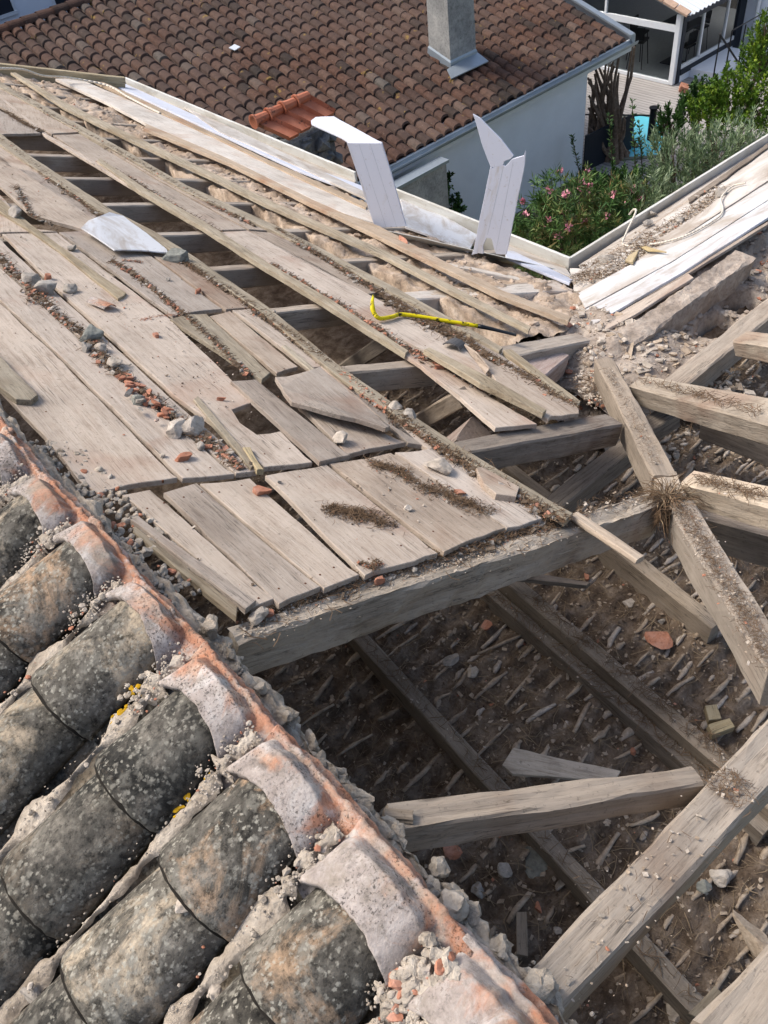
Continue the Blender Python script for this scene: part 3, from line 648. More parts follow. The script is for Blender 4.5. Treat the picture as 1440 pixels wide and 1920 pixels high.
plant('laurel_bush', 'darker green bush at the edge of the deck, left of the bright one', 'bush', [(1315, 190, 36, 34, -7.9), (1290, 212, 26, 22, -8.1)], M['dkl'], 3000, .09, .045, .35, 16, clump=.26)
plant('tall_hedge', 'tall light green hedge at the right edge above the bright bush', 'hedge', [(1432, 110, 45, 45, -6.9), (1436, 60, 25, 28, -6.3)], M['bri'], 4500, .10, .03, .6, 7, clump=.3)
for i, (bx, by, tx, ty, lb) in enumerate(((1090, 340, 1072, 255, 'thin sprig growing alone against the white wall'), (1150, 330, 1142, 215, 'tall thin shoot left of the pool water'), (1192, 330, 1185, 185, 'tallest thin shoot standing in front of the pool'), (1205, 330, 1198, 228, 'thin shoot between the tallest one and the black post'))):
    b0 = Zp(bx, by, -8.2 if i else GZ + .2); tpp = facing(tx, ty, b0); rr = random.Random(40 + i); rt = root('sapling', b0, lb, 'sapling', 'thin shoots by the pool')
    mb = MB(); mb.rod(b0, tpp, .014, .006, 5); mb.build('stem', M['bark'], parent=rt); mb = MB()
    for k in range(90):
        f = rr.random(); q = b0 + (tpp - b0) * f; o = unit([rr.gauss(0, 1), rr.gauss(0, 1), .6]); s_ = unit(np.cross(o, UP)) ; L_ = .11
        mb.add([q, q + o * L_ * .5 + s_ * .025, q + o * L_, q + o * L_ * .5 - s_ * .025], [[0, 1, 2, 3]], 0, rr.random())
    mb.build('foliage', M['dkl'], parent=rt, tint=True)
# dead cordyline / palm stems against the neighbour wall end
dt = root('dead_stems', Zp(1130, 300, GZ), 'clump of bare brown upright trunks at the end of the white wall', 'tree')
rr = random.Random(11); db = Zp(1128, 300, GZ); M['deadwood'] = mottled('dead_wood', [(.3, '#54473e'), (.55, '#7a6a5d'), (.75, '#94857a')], 14, fine=5)
for k in range(36):
    b1 = db + np.array([rr.uniform(-.1, 1.2), rr.uniform(-.5, .5), 0]); top = facing(rr.uniform(1102, 1174), rr.uniform(118, 250), b1)
    if k == 0: top = facing(1190, 88, b1)
    if k == 1: top = facing(1160, 110, b1)
    mb = MB(); P_ = [b1 + (top - b1) * t_ + np.array([nz(k * 3.1, t_ * 2) * .22, nz(k * 3.1, t_ * 2, 4) * .22, 0]) * math.sin(math.pi * t_) for t_ in np.linspace(0, 1, 8)]
    for j in range(7): mb.rod(P_[j], P_[j + 1], .075 * (1 - .09 * j), .075 * (1 - .09 * (j + 1)), 7)
    if k < 14:
        e = P_[5] + np.array([rr.uniform(-.4, .4), rr.uniform(-.3, .3), .7]); mb.rod(P_[4], e, .04, .02, 6)
    mb.build('trunk', M['deadwood'], parent=dt)
# parapet wall piece left of neighbour roof eave and ivy
pa = Zp(745, 350, NZ - .15); pb_ = Zp(838, 292, NZ - .15)
mb = MB(); y0_, y1_ = NY0 - .42, NY0 - .17
xa = PL(745, 352, (0, y0_, 0), (0, 1, 0)); xb = PL(838, 300, (0, y0_, 0), (0, 1, 0))
gwz = xb[2]; gw = root('garden_wall', (xa[0], y0_, GZ), 'weathered grey garden wall with flat coping beside the brown roof', 'wall')
mb.box(xa[0] - 3, xb[0], y0_ + .03, y1_ - .03, GZ, gwz - .06); mb.build('wall', M['chim'], parent=gw)
mb = MB(); mb.box(xa[0] - 3, xb[0] + .04, y0_ - .02, y1_, gwz - .06, gwz); mb.build('coping', M['zinc'], parent=gw)
plant('ivy', 'dark ivy climbing over the grey garden wall', 'ivy', [(825, 345, 22, 40, gwz - .9), (800, 350, 18, 28, gwz - .7), (845, 385, 25, 22, gwz - 1.4)], M['dkl'], 1600, .09, .06, .0, 8, clump=.2)

# orange tiled cap over dark stone pier, just beyond the eave
op = root('tiled_pier', Zp(560, 300, -4.2), 'stone pier capped with new orange tiles beyond the white eave', 'pier')
zt0 = -3.0
K = [Zp(x, y, z) for x, y, z in ((474, 232, zt0), (578, 182, zt0), (628, 210, zt0 - .22), (540, 262, zt0 - .22))]
k0, k1, k2, k3 = K; V = []; Fc = []; nu, nv = 37, 13
nrm_ = unit(np.cross(k1 - k0, k3 - k0)); nrm_ = nrm_ if nrm_[2] > 0 else -nrm_
for iu in range(nu):
    u = iu / (nu - 1)
    for iv in range(nv):
        v = iv / (nv - 1); p = (k0 * (1 - u) + k1 * u) * (1 - v) + (k3 * (1 - u) + k2 * u) * v
        fu = (u * 4) % 1.0; h = .035 * math.exp(-((fu - .0) / .06) ** 2) + .035 * math.exp(-((fu - 1) / .06) ** 2) + .02 * (1 - fu) * (0 if fu > .98 else 1)
        V.append(p + nrm_ * h)
for iu in range(nu - 1):
    for iv in range(nv - 1): i = iu * nv + iv; Fc.append([i, i + 1, i + nv + 1, i + nv])
m, nt_, b = newmat('new_orange_tile', .7); g = G(nt_); v = g.coord(); c = g.ramp(g.noise(v, 6, 5), [(.3, hx('#a8634a')), (.7, hx('#bd7d63'))])
f = g.ramp(g.noise(v, 4.5, 7, .75), [(.56, 0.), (.63, .9)]); c = g.mix(f, c, hx('#4a4440')); g.l(c, b.inputs['Base Color']); M['orangetile'] = m
nb0 = len(V); V2 = [v_ - nrm_ * .05 for v_ in V]
brd = [i * nv for i in range(nu)] + [(nu - 1) * nv + j for j in range(1, nv)] + [i * nv + nv - 1 for i in range(nu - 2, -1, -1)] + [j for j in range(nv - 2, 0, -1)]
Fc2 = Fc + [[f_[3] + nb0, f_[2] + nb0, f_[1] + nb0, f_[0] + nb0] for f_ in Fc] + [[brd[i], brd[(i + 1) % len(brd)], brd[(i + 1) % len(brd)] + nb0, brd[i] + nb0] for i in range(len(brd))]
mk('tile_cap', V + V2, Fc2, M['orangetile'], parent=op)
mb = MB(); 
for k in range(4): 
    a = k0 + (k1 - k0) * (k / 4) + nrm_ * .03; b = k0 + (k1 - k0) * ((k + .96) / 4) + nrm_ * .03; mb.rod(a, b, .075, .058, 10)
    mb.rod(a, a + (b - a) * .13, .092, .085, 10)
mb.build('cap_roll', M['orangetile'], parent=op)
M['darkstone'] = mottled('dark_rubble', [(.3, '#4a4d50'), (.5, '#6c7073'), (.7, '#8b8e8e')], 3.5, bs=1, bd=.05, fine=6)
mb = MB(); ctr_ = (k0 + k1 + k2 + k3) / 4 - np.array([0, 0, .15]); eu = unit((k1 - k0) * [1, 1, 0]); ev = unit(np.cross(UP, eu)); Lw = np.linalg.norm((k1 - k0)[:2]) * .9; Ww = np.linalg.norm((k3 - k0)[:2]) * .8
mb.add(*boxv(ctr_ - np.array([0, 0, 3.0]), eu, ev, UP, Lw, Ww, 5.9))
rr = random.Random(3)
for k in range(150):
    f = rr.uniform(-.5, .5); zz = rr.uniform(0, 2.2); sd_ = rr.choice((0, 1, 2))
    q = ctr_ + (eu * Lw * f - ev * Ww * .5 * (1 if k % 2 else -1) if sd_ else eu * Lw * .5 * (1 if k % 2 else -1) + ev * Ww * f) - np.array([0, 0, zz])
    mb.add(*rock(q, rr.uniform(.1, .2), rr.uniform(.08, .15), rr.uniform(.07, .13), sub=ICO1, r=rr))
mb.build('rubble_pier', M['darkstone'], parent=op)

# ================================================================== OUR ROOF: walls, floor
# masonry below the eaves (closes the attic)
hw = root('stripped_house', (2.6, 6, GZ), 'masonry house walls carrying the stripped roof', 'house')
mb = MB(); mb.box(2.35, 2.95, 2.35, 8.2, GZ - .05, -1.32); mb.box(2.35, 9, 1.75, 2.35, GZ - .05, -1.32); mb.build('wall', M['rubble'], parent=hw)
mb = MB(); mb.box(-.6, -.5, -3, 8.2, -4, -1.30); mb.box(-.5, 2.35, 8.0, 8.2, -4, -1.25); mb.build('inner_wall', M['rubble_grey'], parent=hw)
FZ = -1.24
def floor_h(x, y):
    h = FZ + .045 * nz(x * 2.3, y * 2.3, 1) + .022 * nz(x * 8, y * 8, 2) + .012 * nz(x * 24, y * 24, 3) + .005 * nz(x * 60, y * 60, 3)
    h += .009 * math.cos((y + .02 * nz(x * 3, y * 3)) * 2 * math.pi / .075)      # plaster pushed up between the laths
    return h
def grid(name, x0, x1, y0, y1, st, hf, mat, **k):
    xs = np.arange(x0, x1, st); ys = np.arange(y0, y1, st); V = [(x, y, hf(x, y)) for x in xs for y in ys]; ny = len(ys)
    return mk(name, V, [[i * ny + j, (i + 1) * ny + j, (i + 1) * ny + j + 1, i * ny + j + 1] for i in range(len(xs) - 1) for j in range(ny - 1)], mat, smooth=True, frame=((0, 0, 0), (1, 0, 0), (0, 1, 0), (0, 0, 1)), **k)
grid('attic_floor', 0.0, 2.42, -1.0, 2.5, .0125, floor_h, M['duff'], kind='structure')
grid('attic_floor', 2.4, 3.3, -1.0, 1.5, .0125, floor_h, M['duff'], kind='structure')
inside = lambda x, y: (x < 2.35 and y < 2.45) or y < 1.4
sheet('attic_floor', [(-.5, 2.4, FZ - .03), (2.4, 2.4, FZ - .03), (2.4, 8.1, FZ - .03), (-.5, 8.1, FZ - .03)], M['duff'])

# plaster nibs between the laths, small rubble, twigs: nobody could count these
rr = random.Random(21); V = []; Fc = []
def capsule(c, L, r_, yaw, rr):
    V = []; k = 7; seg = 6; bend = rr.uniform(-.05, .05) * L
    for j in range(seg + 1):
        f = j / seg; rad = r_ * (math.sin(math.pi * min(.86, max(.14, f))) ** .5) * (.75 + .5 * abs(nz(c[0] * 70, f * 5, c[1] * 70))) * (1 + .25 * nz(c[0] * 50 + f * 4, c[1] * 30))
        cx = (f - .5) * L; cy = bend * math.sin(math.pi * f) + .4 * r_ * nz(f * 3 + c[0] * 20, c[1] * 9)
        for q in range(k):
            a = 6.2832 * q / k; V.append((cx, cy + rad * math.cos(a), rad * .9 * math.sin(a)))
    ca, sa = math.cos(yaw), math.sin(yaw)
    V = [(c[0] + x * ca - y * sa, c[1] + x * sa + y * ca, c[2] + z) for x, y, z in V]
    Fq = [[j * k + q, j * k + (q + 1) % k, (j + 1) * k + (q + 1) % k, (j + 1) * k + q] for j in range(seg) for q in range(k)]
    Fq += [list(range(k))[::-1], [seg * k + q for q in range(k)]]
    return V, Fq
mb = MB(); y = -.975
while y < 3.1:
    x = .15 + rr.random() * .1
    while x < 3.1:
        L = rr.choice((.035, .06, .09, .13)) * rr.uniform(.8, 1.3); dens = .80 + .6 * nz(x * 2.4, y * 2.4, 8) + (.2 if x > 1.5 else 0)
        if rr.random() < dens and inside(x, y):
            yy = y + rr.uniform(-.012, .012); rad = rr.uniform(.006, .0115)
            cv, cf = capsule((x + L / 2, yy, floor_h(x + L / 2, yy) + rad * rr.uniform(.0, .5)), L, rad, rr.gauss(0, .14), rr); mb.add(cv, cf)
        x += L + rr.uniform(.005, .06)
    y += .075
mk('plaster_nibs', mb.V, mb.F, M['plaster'], kind='stuff', smooth=True, label='rows of finger shaped plaster nibs across the dusty attic floor', cat='plaster')
M['nibpale'] = mottled('pale_plaster_nib', [(0.3, '#8d8174'), (0.5, '#b0a497'), (0.72, '#cbc1b5')], 20, bs=0.8, bd=0.004, fine=5)
mb = MB(); y = -.9375
while y < 1.42:
    x = .72 + rr.random() * .1
    while x < 3.1:
        L = rr.choice((.03, .04, .05, .07, .10)) * rr.uniform(.8, 1.3)
        if rr.random() < min(.9, .12 + max(0, x - .75 + max(0, .5 - y) * .5) * .9) * (.65 + .5 * nz(x * 3, y * 3, 2)):
            yy = y + rr.uniform(-.010, .010); rad = rr.uniform(.008, .0135)
            cv, cf = capsule((x + L / 2, yy, floor_h(x + L / 2, yy) + rad * rr.uniform(.1, .6)), L, rad, rr.gauss(0, .15), rr); mb.add(cv, cf)
        x += L + rr.uniform(.004, .03)
    y += .075
mk('plaster_nibs', mb.V, mb.F, M['nibpale'], kind='stuff', smooth=True, label='dense rows of pale broken plaster nibs on the right side of the attic floor', cat='plaster')
def scatter(name, n, region, hf, sizes, mats, weights, label, cat, seed, twigs=0, tl=(.02, .09), par=None, pw=3):
    """small debris on a surface: stones, tile chips and twigs in one object"""
    rr = random.Random(seed); mb = MB()
    for _ in range(n):
        p = region(rr)
        if p is None: continue
        s = sizes[0] + (sizes[1] - sizes[0]) * rr.random() ** pw; mi = rr.choices(range(len(mats) - 1), weights)[0]
        x, y, z = hf(*p)
        if rr.random() < .55: mb.add(*rock((x, y, z + s * .25), s, s * rr.uniform(.5, .9), s * rr.uniform(.35, .7), sub=ICO1, r=rr), mi)
        else: mb.add(*chipbox((x, y, z + s * .25), s * rr.uniform(1.2, 2.4), s * rr.uniform(.8, 1.5), s * rr.uniform(.2, .5), rr), mi)
    for _ in range(twigs):
        p = region(rr)
        if p is None: continue
        x, y, z = hf(*p); L = rr.uniform(*tl); a = rr.uniform(0, 6.28); t_ = rr.gauss(0, .12); d = np.array([math.cos(a), math.sin(a), t_]); c = np.array([x, y, z + .003 + abs(t_) * L * .5]); r_ = min(L * .03, rr.uniform(.0005, .0013))
        m = c + np.array([rr.gauss(0, .1), rr.gauss(0, .1), 0]) * L
        mb.rod(c - d * L / 2, m, r_, r_, 3, len(mats) - 1); mb.rod(m, c + d * L / 2, r_, r_ * .7, 3, len(mats) - 1)
    return mb.build(name, mats, label=None if par else label, cat=None if par else cat, kind='stuff', parent=par)
DM = [M['stone_pale'], M['plaster'], M['terra'], M['twig']]
scatter('attic_debris', 24000, lambda r: (lambda q: q if inside(*q) else None)((r.uniform(.15, 3.0), r.uniform(-.9, 2.4))), lambda x, y: (x, y, floor_h(x, y)), (.0020, .0095), [M['plaster'], M['dirt'], M['terra'], M['twig_pale']], (8, 5, .3), 'crumbs of plaster, tile chips and twigs over the attic floor', 'debris', 31, twigs=9000, pw=1.8)

# ceiling joists (along Y), placed on the floor
JZ = -1.14
def jy(p0, p1, z, wd, ht, lab, m=None, grp='ceiling joists in the attic'):
    a, b = Zp(*p0, z), Zp(*p1, z); d = unit(b - a); return beam('ceiling_joist', a, b, wd, ht, m or M['joist'], lab, 'joist', grp, rough=.003)
jy((655, 1170), (1345, 1925), JZ, .048, .11, 'ceiling joist running through the dark hole to the bottom edge')
jy((945, 1075), (1480, 1530), JZ + .03, .050, .13, 'upper one of the two parallel ceiling joists in the middle of the attic')
jy((893, 1083), (1440, 1555), JZ - .03, .040, .09, 'lower narrow joist lying against the left side of the upper joist')
jy((1075, 955), (1345, 1170), JZ + .02, .050, .13, 'ceiling joist passing below the pale batten towards the valley beam')
jy((950, 870), (1085, 975), JZ + .02, .045, .10, 'short visible joist under the gap right of the deck')

# ================================================================== rafters of slope A
ords = ['nearest', 'second', 'third', 'fourth', 'fifth', 'sixth', 'seventh', 'eighth', 'ninth', 'tenth', 'eleventh', 'twelfth', 'thirteenth']
RY = [(2.40, 2.36), (2.88, 2.84), (3.345, 3.31), (3.81, 3.79), (4.28, 4.265), (4.77, 4.75), (5.26, 5.26), (5.74, 5.74), (6.19, 6.18), (6.66, 6.65), (7.05, 7.02), (7.5, 7.5)]
zA = lambda X, o=0: Z0 - T * (X - X0) + o
for i, (ya, yb) in enumerate(RY):
    xe = 3.12
    beam('rafter', (.2, ya, zA(.2, -.026)), (xe, yb - (ya - yb) * .4, zA(xe, -.026)), .052, .085, M['rafter'], f'{ords[i]} of the rafters under the gapped boards, counted from the crowbar up the roof', 'rafter', 'rafters of the boarded slope', up=nA)
def AB(name, l0, r0, l1, r1, ht, lab, m, pl=A, o=-.026, grp=None, cat='beam', **k):
    """beam whose top face has the pixel corners (l0,r0) at one end and (l1,r1) at the other"""
    a = (pl(*l0, o) + pl(*r0, o)) / 2; b = (pl(*l1, o) + pl(*r1, o)) / 2
    ex = unit(b - a); n = nA if pl is A else nB
    wa = np.linalg.norm(np.cross(pl(*r0, o) - pl(*l0, o), ex)); wb = np.linalg.norm(np.cross(pl(*r1, o) - pl(*l1, o), ex))
    f_ = k.pop('wf', 1.0)
    return beam(name, a, b, wa * f_, ht, m, lab, cat, grp, up=k.pop('upv', n), w2=wb * f_, **k)
GA = 'rafters of the boarded slope'
AB('rafter', (620, 687), (636, 700), (800, 672), (830, 684), .085, 'rafter in the gap just left of the crowbar, above the mid beam', M['rafter'], grp=GA, cat='rafter')
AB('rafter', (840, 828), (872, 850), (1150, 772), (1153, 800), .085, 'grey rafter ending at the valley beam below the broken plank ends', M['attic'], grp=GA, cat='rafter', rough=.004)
AB('rafter', (905, 655), (940, 672), (1085, 622), (1104, 640), .075, 'short rafter end lying below the black tip of the crowbar', M['rafter'], grp=GA, cat='rafter')
AB('hewn_beam', (424, 1178), (448, 1204), (1226, 920), (1236, 952), .105, 'heavy rough hewn beam carrying the lower edge of the board deck', M['rough'], rough=.010, seg=.03)
AB('rafter', (745, 548), (765, 562), (1055, 527), (1062, 545), .09, 'pale painted rafter tail ending at the valley corner', M['pale'], grp=GA, cat='rafter')
AB('loose_beam', (722, 1502), (748, 1560), (1300, 1437), (1322, 1470), .062, 'square broken beam lying across the hole in front of the tiles', M['rafter'], rough=.006)
AB('heavy_beam', (974, 1838), (1040, 1908), (1474, 1312), (1512, 1405), .125, 'thick square beam running from the tiles to the lower right edge', M['rafter'], rough=.004)
AB('heavy_beam', (1290, 1930), (1420, 1990), (1500, 1710), (1520, 1800), .11, 'beam cut off by the bottom right corner of the picture', M['rafter'], rough=.004)
# splinter on the loose beam end
a_ = A(722, 1522, -.02); b_ = A(775, 1528, -.015); beam('wood_splinter', a_, b_, .018, .010, M['joist'], 'split wood splinter on the broken end of the loose beam', 'splinter', None, up=nA)

# valley beams
VG = 'valley beam timbers'; VU = nA + nB + UP * .5
AB('valley_beam', (1118, 680), (1146, 664), (1226, 900), (1268, 882), .105, 'upper valley beam between the two roof slopes', M['rafter'], o=.0, rough=.005, grp=VG, upv=VU, wf=.82)
AB('valley_beam', (1226, 893), (1268, 880), (1262, 962), (1296, 950), .10, 'short twig covered valley piece at the dry plant tuft', M['rough'], o=-.005, rough=.007, grp=VG, upv=VU, wf=.85)
AB('valley_beam', (1258, 955), (1292, 925), (1446, 1272), (1492, 1240), .105, 'long lower valley beam covered in dry needles at the right edge', M['rafter'], o=.0, rough=.005, grp=VG, upv=VU, wf=.82)
AB('valley_beam', (1062, 548), (1082, 548), (1112, 640), (1135, 634), .10, 'pale valley timber end below the white boards corner', M['pale'], o=-.05, rough=.005, grp=VG, upv=VU, wf=.82)

# jack rafters of slope B (along Y) and purlin along the wall
BG = 'short rafters right of the valley'
AB('jack_rafter', (1178, 722), (1215, 704), (1500, 812), (1500, 755), .085, 'bowed sawn rafter leaving the upper valley beam to the right', M['rough'], B, -.01, BG, 'rafter', rough=.004)
AB('jack_rafter', (1278, 905), (1300, 880), (1520, 972), (1520, 925), .085, 'sawn rafter leaving the twig covered valley joint to the right', M['rough'], B, -.01, BG, 'rafter', rough=.004)
AB('jack_rafter', (1385, 640), (1392, 618), (1500, 660), (1500, 630), .07, 'short rafter butting into the sloping wall beam at the right edge', M['rough'], B, -.03, BG, 'rafter', rough=.004)
# beam lying along the wall
zw = -1.02
a0, a1 = Zp(1232, 712, zw), Zp(1290, 730, zw); b0, b1 = Zp(1440, 560, zw), Zp(1448, 590, zw)
beam('wall_beam', (a0 + a1) / 2, (b0 + b1) / 2 + np.array([.35, 0, 0]), .085, .12, M['rafter'], 'grey weathered beam running up the wall at the right edge', 'beam', rough=.006)
# crossing timbers below the valley
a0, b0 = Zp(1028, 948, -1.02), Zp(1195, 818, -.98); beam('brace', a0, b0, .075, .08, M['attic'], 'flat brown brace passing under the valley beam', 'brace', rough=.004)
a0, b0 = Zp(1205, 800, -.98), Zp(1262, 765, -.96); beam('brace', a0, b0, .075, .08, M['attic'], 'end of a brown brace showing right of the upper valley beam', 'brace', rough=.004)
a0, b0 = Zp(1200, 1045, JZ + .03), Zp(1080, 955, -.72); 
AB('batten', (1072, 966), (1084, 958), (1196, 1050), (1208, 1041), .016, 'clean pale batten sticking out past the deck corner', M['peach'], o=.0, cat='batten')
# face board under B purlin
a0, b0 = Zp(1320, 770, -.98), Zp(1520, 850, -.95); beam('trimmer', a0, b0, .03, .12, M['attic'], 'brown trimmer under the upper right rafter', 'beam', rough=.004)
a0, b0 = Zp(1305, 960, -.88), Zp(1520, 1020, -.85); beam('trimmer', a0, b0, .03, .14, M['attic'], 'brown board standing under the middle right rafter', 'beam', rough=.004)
# plate block by the valley (pinkish)
M['pinkwood'] = wood('pinkish_timber', '#7c6459', '#9c8377', '#b5a196', .5, '#a89b8f')
AB('timber_block', (958, 684), (1022, 706), (1024, 650), (1068, 667), .10, 'square pinkish timber block with rubble on top below the crowbar tip', M['pinkwood'], o=-.06, cat='block')
# struts seen in the gaps of the deck
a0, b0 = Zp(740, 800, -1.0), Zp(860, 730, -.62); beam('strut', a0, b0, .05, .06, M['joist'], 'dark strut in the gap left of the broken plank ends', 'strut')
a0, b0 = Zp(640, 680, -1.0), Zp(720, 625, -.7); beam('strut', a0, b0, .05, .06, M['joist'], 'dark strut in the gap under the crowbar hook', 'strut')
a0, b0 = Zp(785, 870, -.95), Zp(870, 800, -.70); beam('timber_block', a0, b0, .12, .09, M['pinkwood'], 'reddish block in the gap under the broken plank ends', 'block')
# diagonal brace under hewn beam

# loose wood on the attic floor
def lie(name, pts, lab, m, z=None, th=.012, cat='board', **k):
    z = FZ + .05 if z is None else z
    return plank(name, [Zp(x, y, z) for x, y in pts], th, m, lab, cat, None, n=UP, **k)
lie('loose_board', [(938, 1432), (962, 1402), (1165, 1446), (1152, 1464), (960, 1452)], 'broken board with a splintered yellow end on the attic floor', M['rough'], z=-1.10, endrag=.012)
lie('wood_offcut', [(968, 1708), (987, 1709), (990, 1790), (969, 1789)], 'small upright looking offcut on the attic floor near the heavy beam', M['joist'], th=.015, cat='offcut')
lie('loose_board', [(905, 1076), (930, 1062), (1108, 1092), (1100, 1098)], 'narrow brown board lying under the right part of the hewn beam', M['attic'], z=-1.02, th=.02)
lie('loose_board', [(1290, 1900), (1340, 1848), (1372, 1880), (1340, 1925)], 'pale flat board end at the bottom beside the heavy beam', M['batten'], z=-.95, th=.02)
lie('wood_block', [(1322, 1322), (1344, 1320), (1353, 1346), (1328, 1350)], 'upper one of two small yellowish blocks by the valley beam', M['newwood'], z=FZ + .06, th=.03, cat='block')
lie('wood_block', [(1328, 1358), (1368, 1346), (1378, 1362), (1336, 1378)], 'lower one of two small yellowish blocks by the valley beam', M['newwood'], z=FZ + .06, th=.03, cat='block')

# ================================================================== boards on slope A
zA = lambda X, o=0: Z0 - T * (X - X0) + o
def bd(pts, lab, m='board', o=0.0, th=.014, name='plank', cat='plank', grp='roof boards', **k):
    P = [A(q[0], q[1], o + (q[2] if len(q) > 2 else 0)) for q in pts]
    o_ = plank(name, P, th, M[m], lab, cat, grp, gap=.0028 if name == 'plank' else 0, **k)
    if name == 'plank' and o < .01:
        poly = [(p[0], p[1]) for p in P]
        def inp(x, y):
            c = False
            for i in range(len(poly)):
                (x1, y1), (x2, y2) = poly[i], poly[i - 1]
                if (y1 > y) != (y2 > y) and x < (x2 - x1) * (y - y1) / (y2 - y1) + x1: c = not c
            return c
        for yy in (.985, 1.36, 1.46, 1.87, 2.38, 2.86, 3.33):
            xs = [x for x in np.arange(.2, 2.2, .01) if inp(x, yy)]
            if len(xs) < 4: continue
            for f in (.22, .78):
                x = xs[0] + (xs[-1] - xs[0]) * f + rnd.uniform(-.01, .01); y = yy + rnd.uniform(-.012, .012)
                if not inp(x, y): continue
                mb = MB(); c = np.array([x, y, zA(x, o + .0006)]); mb.rod(c - nA * .006, c + nA * .0003, .0024, .0024, 7); mb.build('nail', M['rust'], parent=o_)
    return o_
bd([(-40, 695), (-40, 532), (0, 567), (100, 660), (335, 899), (185, 925), (145, 900), (80, 815), (0, 730)], 'widest plank beside the tiles with a long dark crack', 'board', endrag=.006)
bd([(-40, 528), (-40, 470), (0, 500), (150, 636), (300, 770), (440, 890), (340, 897), (102, 657), (0, 563)], 'plank left of the thick debris trail, second from the tiles', 'board')
bd([(-40, 463), (-40, 412), (0, 447), (98, 540), (318, 742), (482, 885), (440, 888), (300, 768), (150, 634), (0, 497)], 'narrow plank on the right side of the thick debris trail', 'board2')
bd([(3, 438), (108, 436), (215, 520), (318, 596), (430, 706), (474, 756), (438, 768), (452, 792), (480, 812), (528, 808), (587, 868), (493, 876), (410, 802), (322, 738), (100, 535)], 'wide plank with the jagged black hole near its lower end', 'board', endrag=.006)
bd([(110, 435), (160, 433), (285, 480), (418, 580), (350, 588), (322, 592), (217, 512)], 'plank above the jagged joint below the white panel', 'board')
bd([(288, 480), (345, 489), (468, 577), (422, 580)], 'narrow plank piece right of the white panel, ending at the jagged joint', 'board2')
bd([(318, 598), (350, 588), (388, 588), (508, 699), (490, 712), (470, 700)], 'short battened plank left of two open slits below the jagged joint', 'batten', o=.006)
bd([(392, 592), (432, 583), (560, 688), (518, 700)], 'short plank between the two open slits', 'board2')
bd([(434, 580), (470, 578), (624, 686), (577, 690)], 'short plank right of the open slits with a stick lying on it', 'board')
bd([(432, 714), (482, 711), (658, 854), (598, 866)], 'diagonal rough plank bridging the gap right of the jagged hole', 'board2', o=.012)
bd([(515, 706, .01), (602, 687, .01), (732, 798, .0), (722, 803, .03), (640, 776, .03), (545, 753, .02)], 'triangular broken plank with a red stain', 'board', o=.016, endrag=.008, rag=.005)
bd([(560, 760), (640, 775), (764, 831), (650, 852)], 'plank under the triangular broken piece', 'board')
bd([(604, 688), (640, 688), (792, 835), (764, 830)], 'narrow plank beside the orange tile dust trail', 'board2')
# bottom panel
PG = 'planks of the lowest deck panel'
bd([(243, 972), (262, 966), (480, 1126), (458, 1143)], 'thin lifted strip at the left edge of the lowest panel', 'board2', o=.012, grp=PG)
bd([(246, 995), (256, 985), (450, 1138), (440, 1158)], 'outermost reddish strip next to the tiles', 'batten', o=.004, grp=PG)
bd([(230, 929), (285, 917), (400, 1020), (516, 1122), (470, 1140), (345, 1030)], 'first full plank of the lowest panel, beside the black slit', 'board', grp=PG)
bd([(305, 922), (370, 905), (490, 1010), (602, 1100), (520, 1134), (405, 1022)], 'second plank of the lowest panel', 'board2', grp=PG)
bd([(374, 905), (470, 896), (677, 1080), (606, 1104)], 'third plank of the lowest panel with an orange brick piece at its top', 'board', grp=PG)
bd([(498, 892), (613, 870), (824, 1040), (682, 1080)], 'widest plank of the lowest panel with a pile of needles', 'board', grp=PG)
bd([(617, 869), (735, 848), (946, 989), (830, 1036)], 'plank of the lowest panel crossed by needle litter', 'board2', grp=PG)
bd([(740, 847), (838, 833), (1020, 974), (950, 990)], 'rightmost plank of the lowest panel with a pale frayed end', 'board', grp=PG, endrag=.008)
# long strip K1 with debris, and its raised batten
bd([(-40, 300), (-40, 236), (0, 266), (205, 405), (356, 490), (500, 582), (633, 694), (722, 757), (855, 845), (1010, 948), (995, 958), (880, 895), (700, 775), (600, 688), (462, 576), (345, 488), (280, 447), (100, 330)], 'long narrow plank carrying needles along the row of big openings', 'board2')
bd([(-40, 216), (0, 249), (50, 287), (210, 393), (290, 434), (360, 478), (500, 573), (633, 683), (722, 745), (855, 832), (962, 897), (1075, 962), (1062, 974), (950, 908), (845, 846), (714, 759), (623, 698), (490, 585), (350, 488), (280, 444), (200, 403), (38, 297), (-12, 262)], 'long raised batten below the row of big openings', 'batten', o=.012, th=.022, name='batten', cat='batten')
# upper-left fields
bd([(-40, 530), (-40, 330), (0, 364), (60, 428), (108, 434), (0, 436), (-40, 400)], 'plank piece at the left edge under the grey stone', 'board', o=-.001)
bd([(-40, 330), (-40, 268), (0, 292), (190, 420), (300, 473), (155, 430), (58, 402), (0, 350)], 'plank running up left from the white panel', 'board')
bd([(-40, 310), (-40, 245), (60, 318), (140, 362), (190, 412), (340, 486), (288, 478), (182, 428), (60, 335)], 'plank with needle litter left of the openings', 'board2', o=-.0015)
bd([(-40, 372), (-40, 340), (0, 372), (58, 420), (160, 495), (235, 548), (222, 560), (110, 470), (50, 428)], 'raised batten left of the white panel', 'batten', o=.010, th=.02, name='batten', cat='batten')
bd([(-40, 178), (0, 206), (38, 222), (78, 250), (0, 252), (-40, 215)], 'short plank end at the left edge above the first opening', 'board', o=.002)
bd([(-40, 176), (-40, 128), (0, 155), (60, 195), (153, 247), (96, 251), (42, 222), (0, 200)], 'plank coming down from the top left corner', 'board', o=.001)
bd([(100, 253), (150, 251), (290, 335), (462, 430), (406, 432), (275, 365), (170, 300)], 'long plank above the big openings, upper length', 'board')
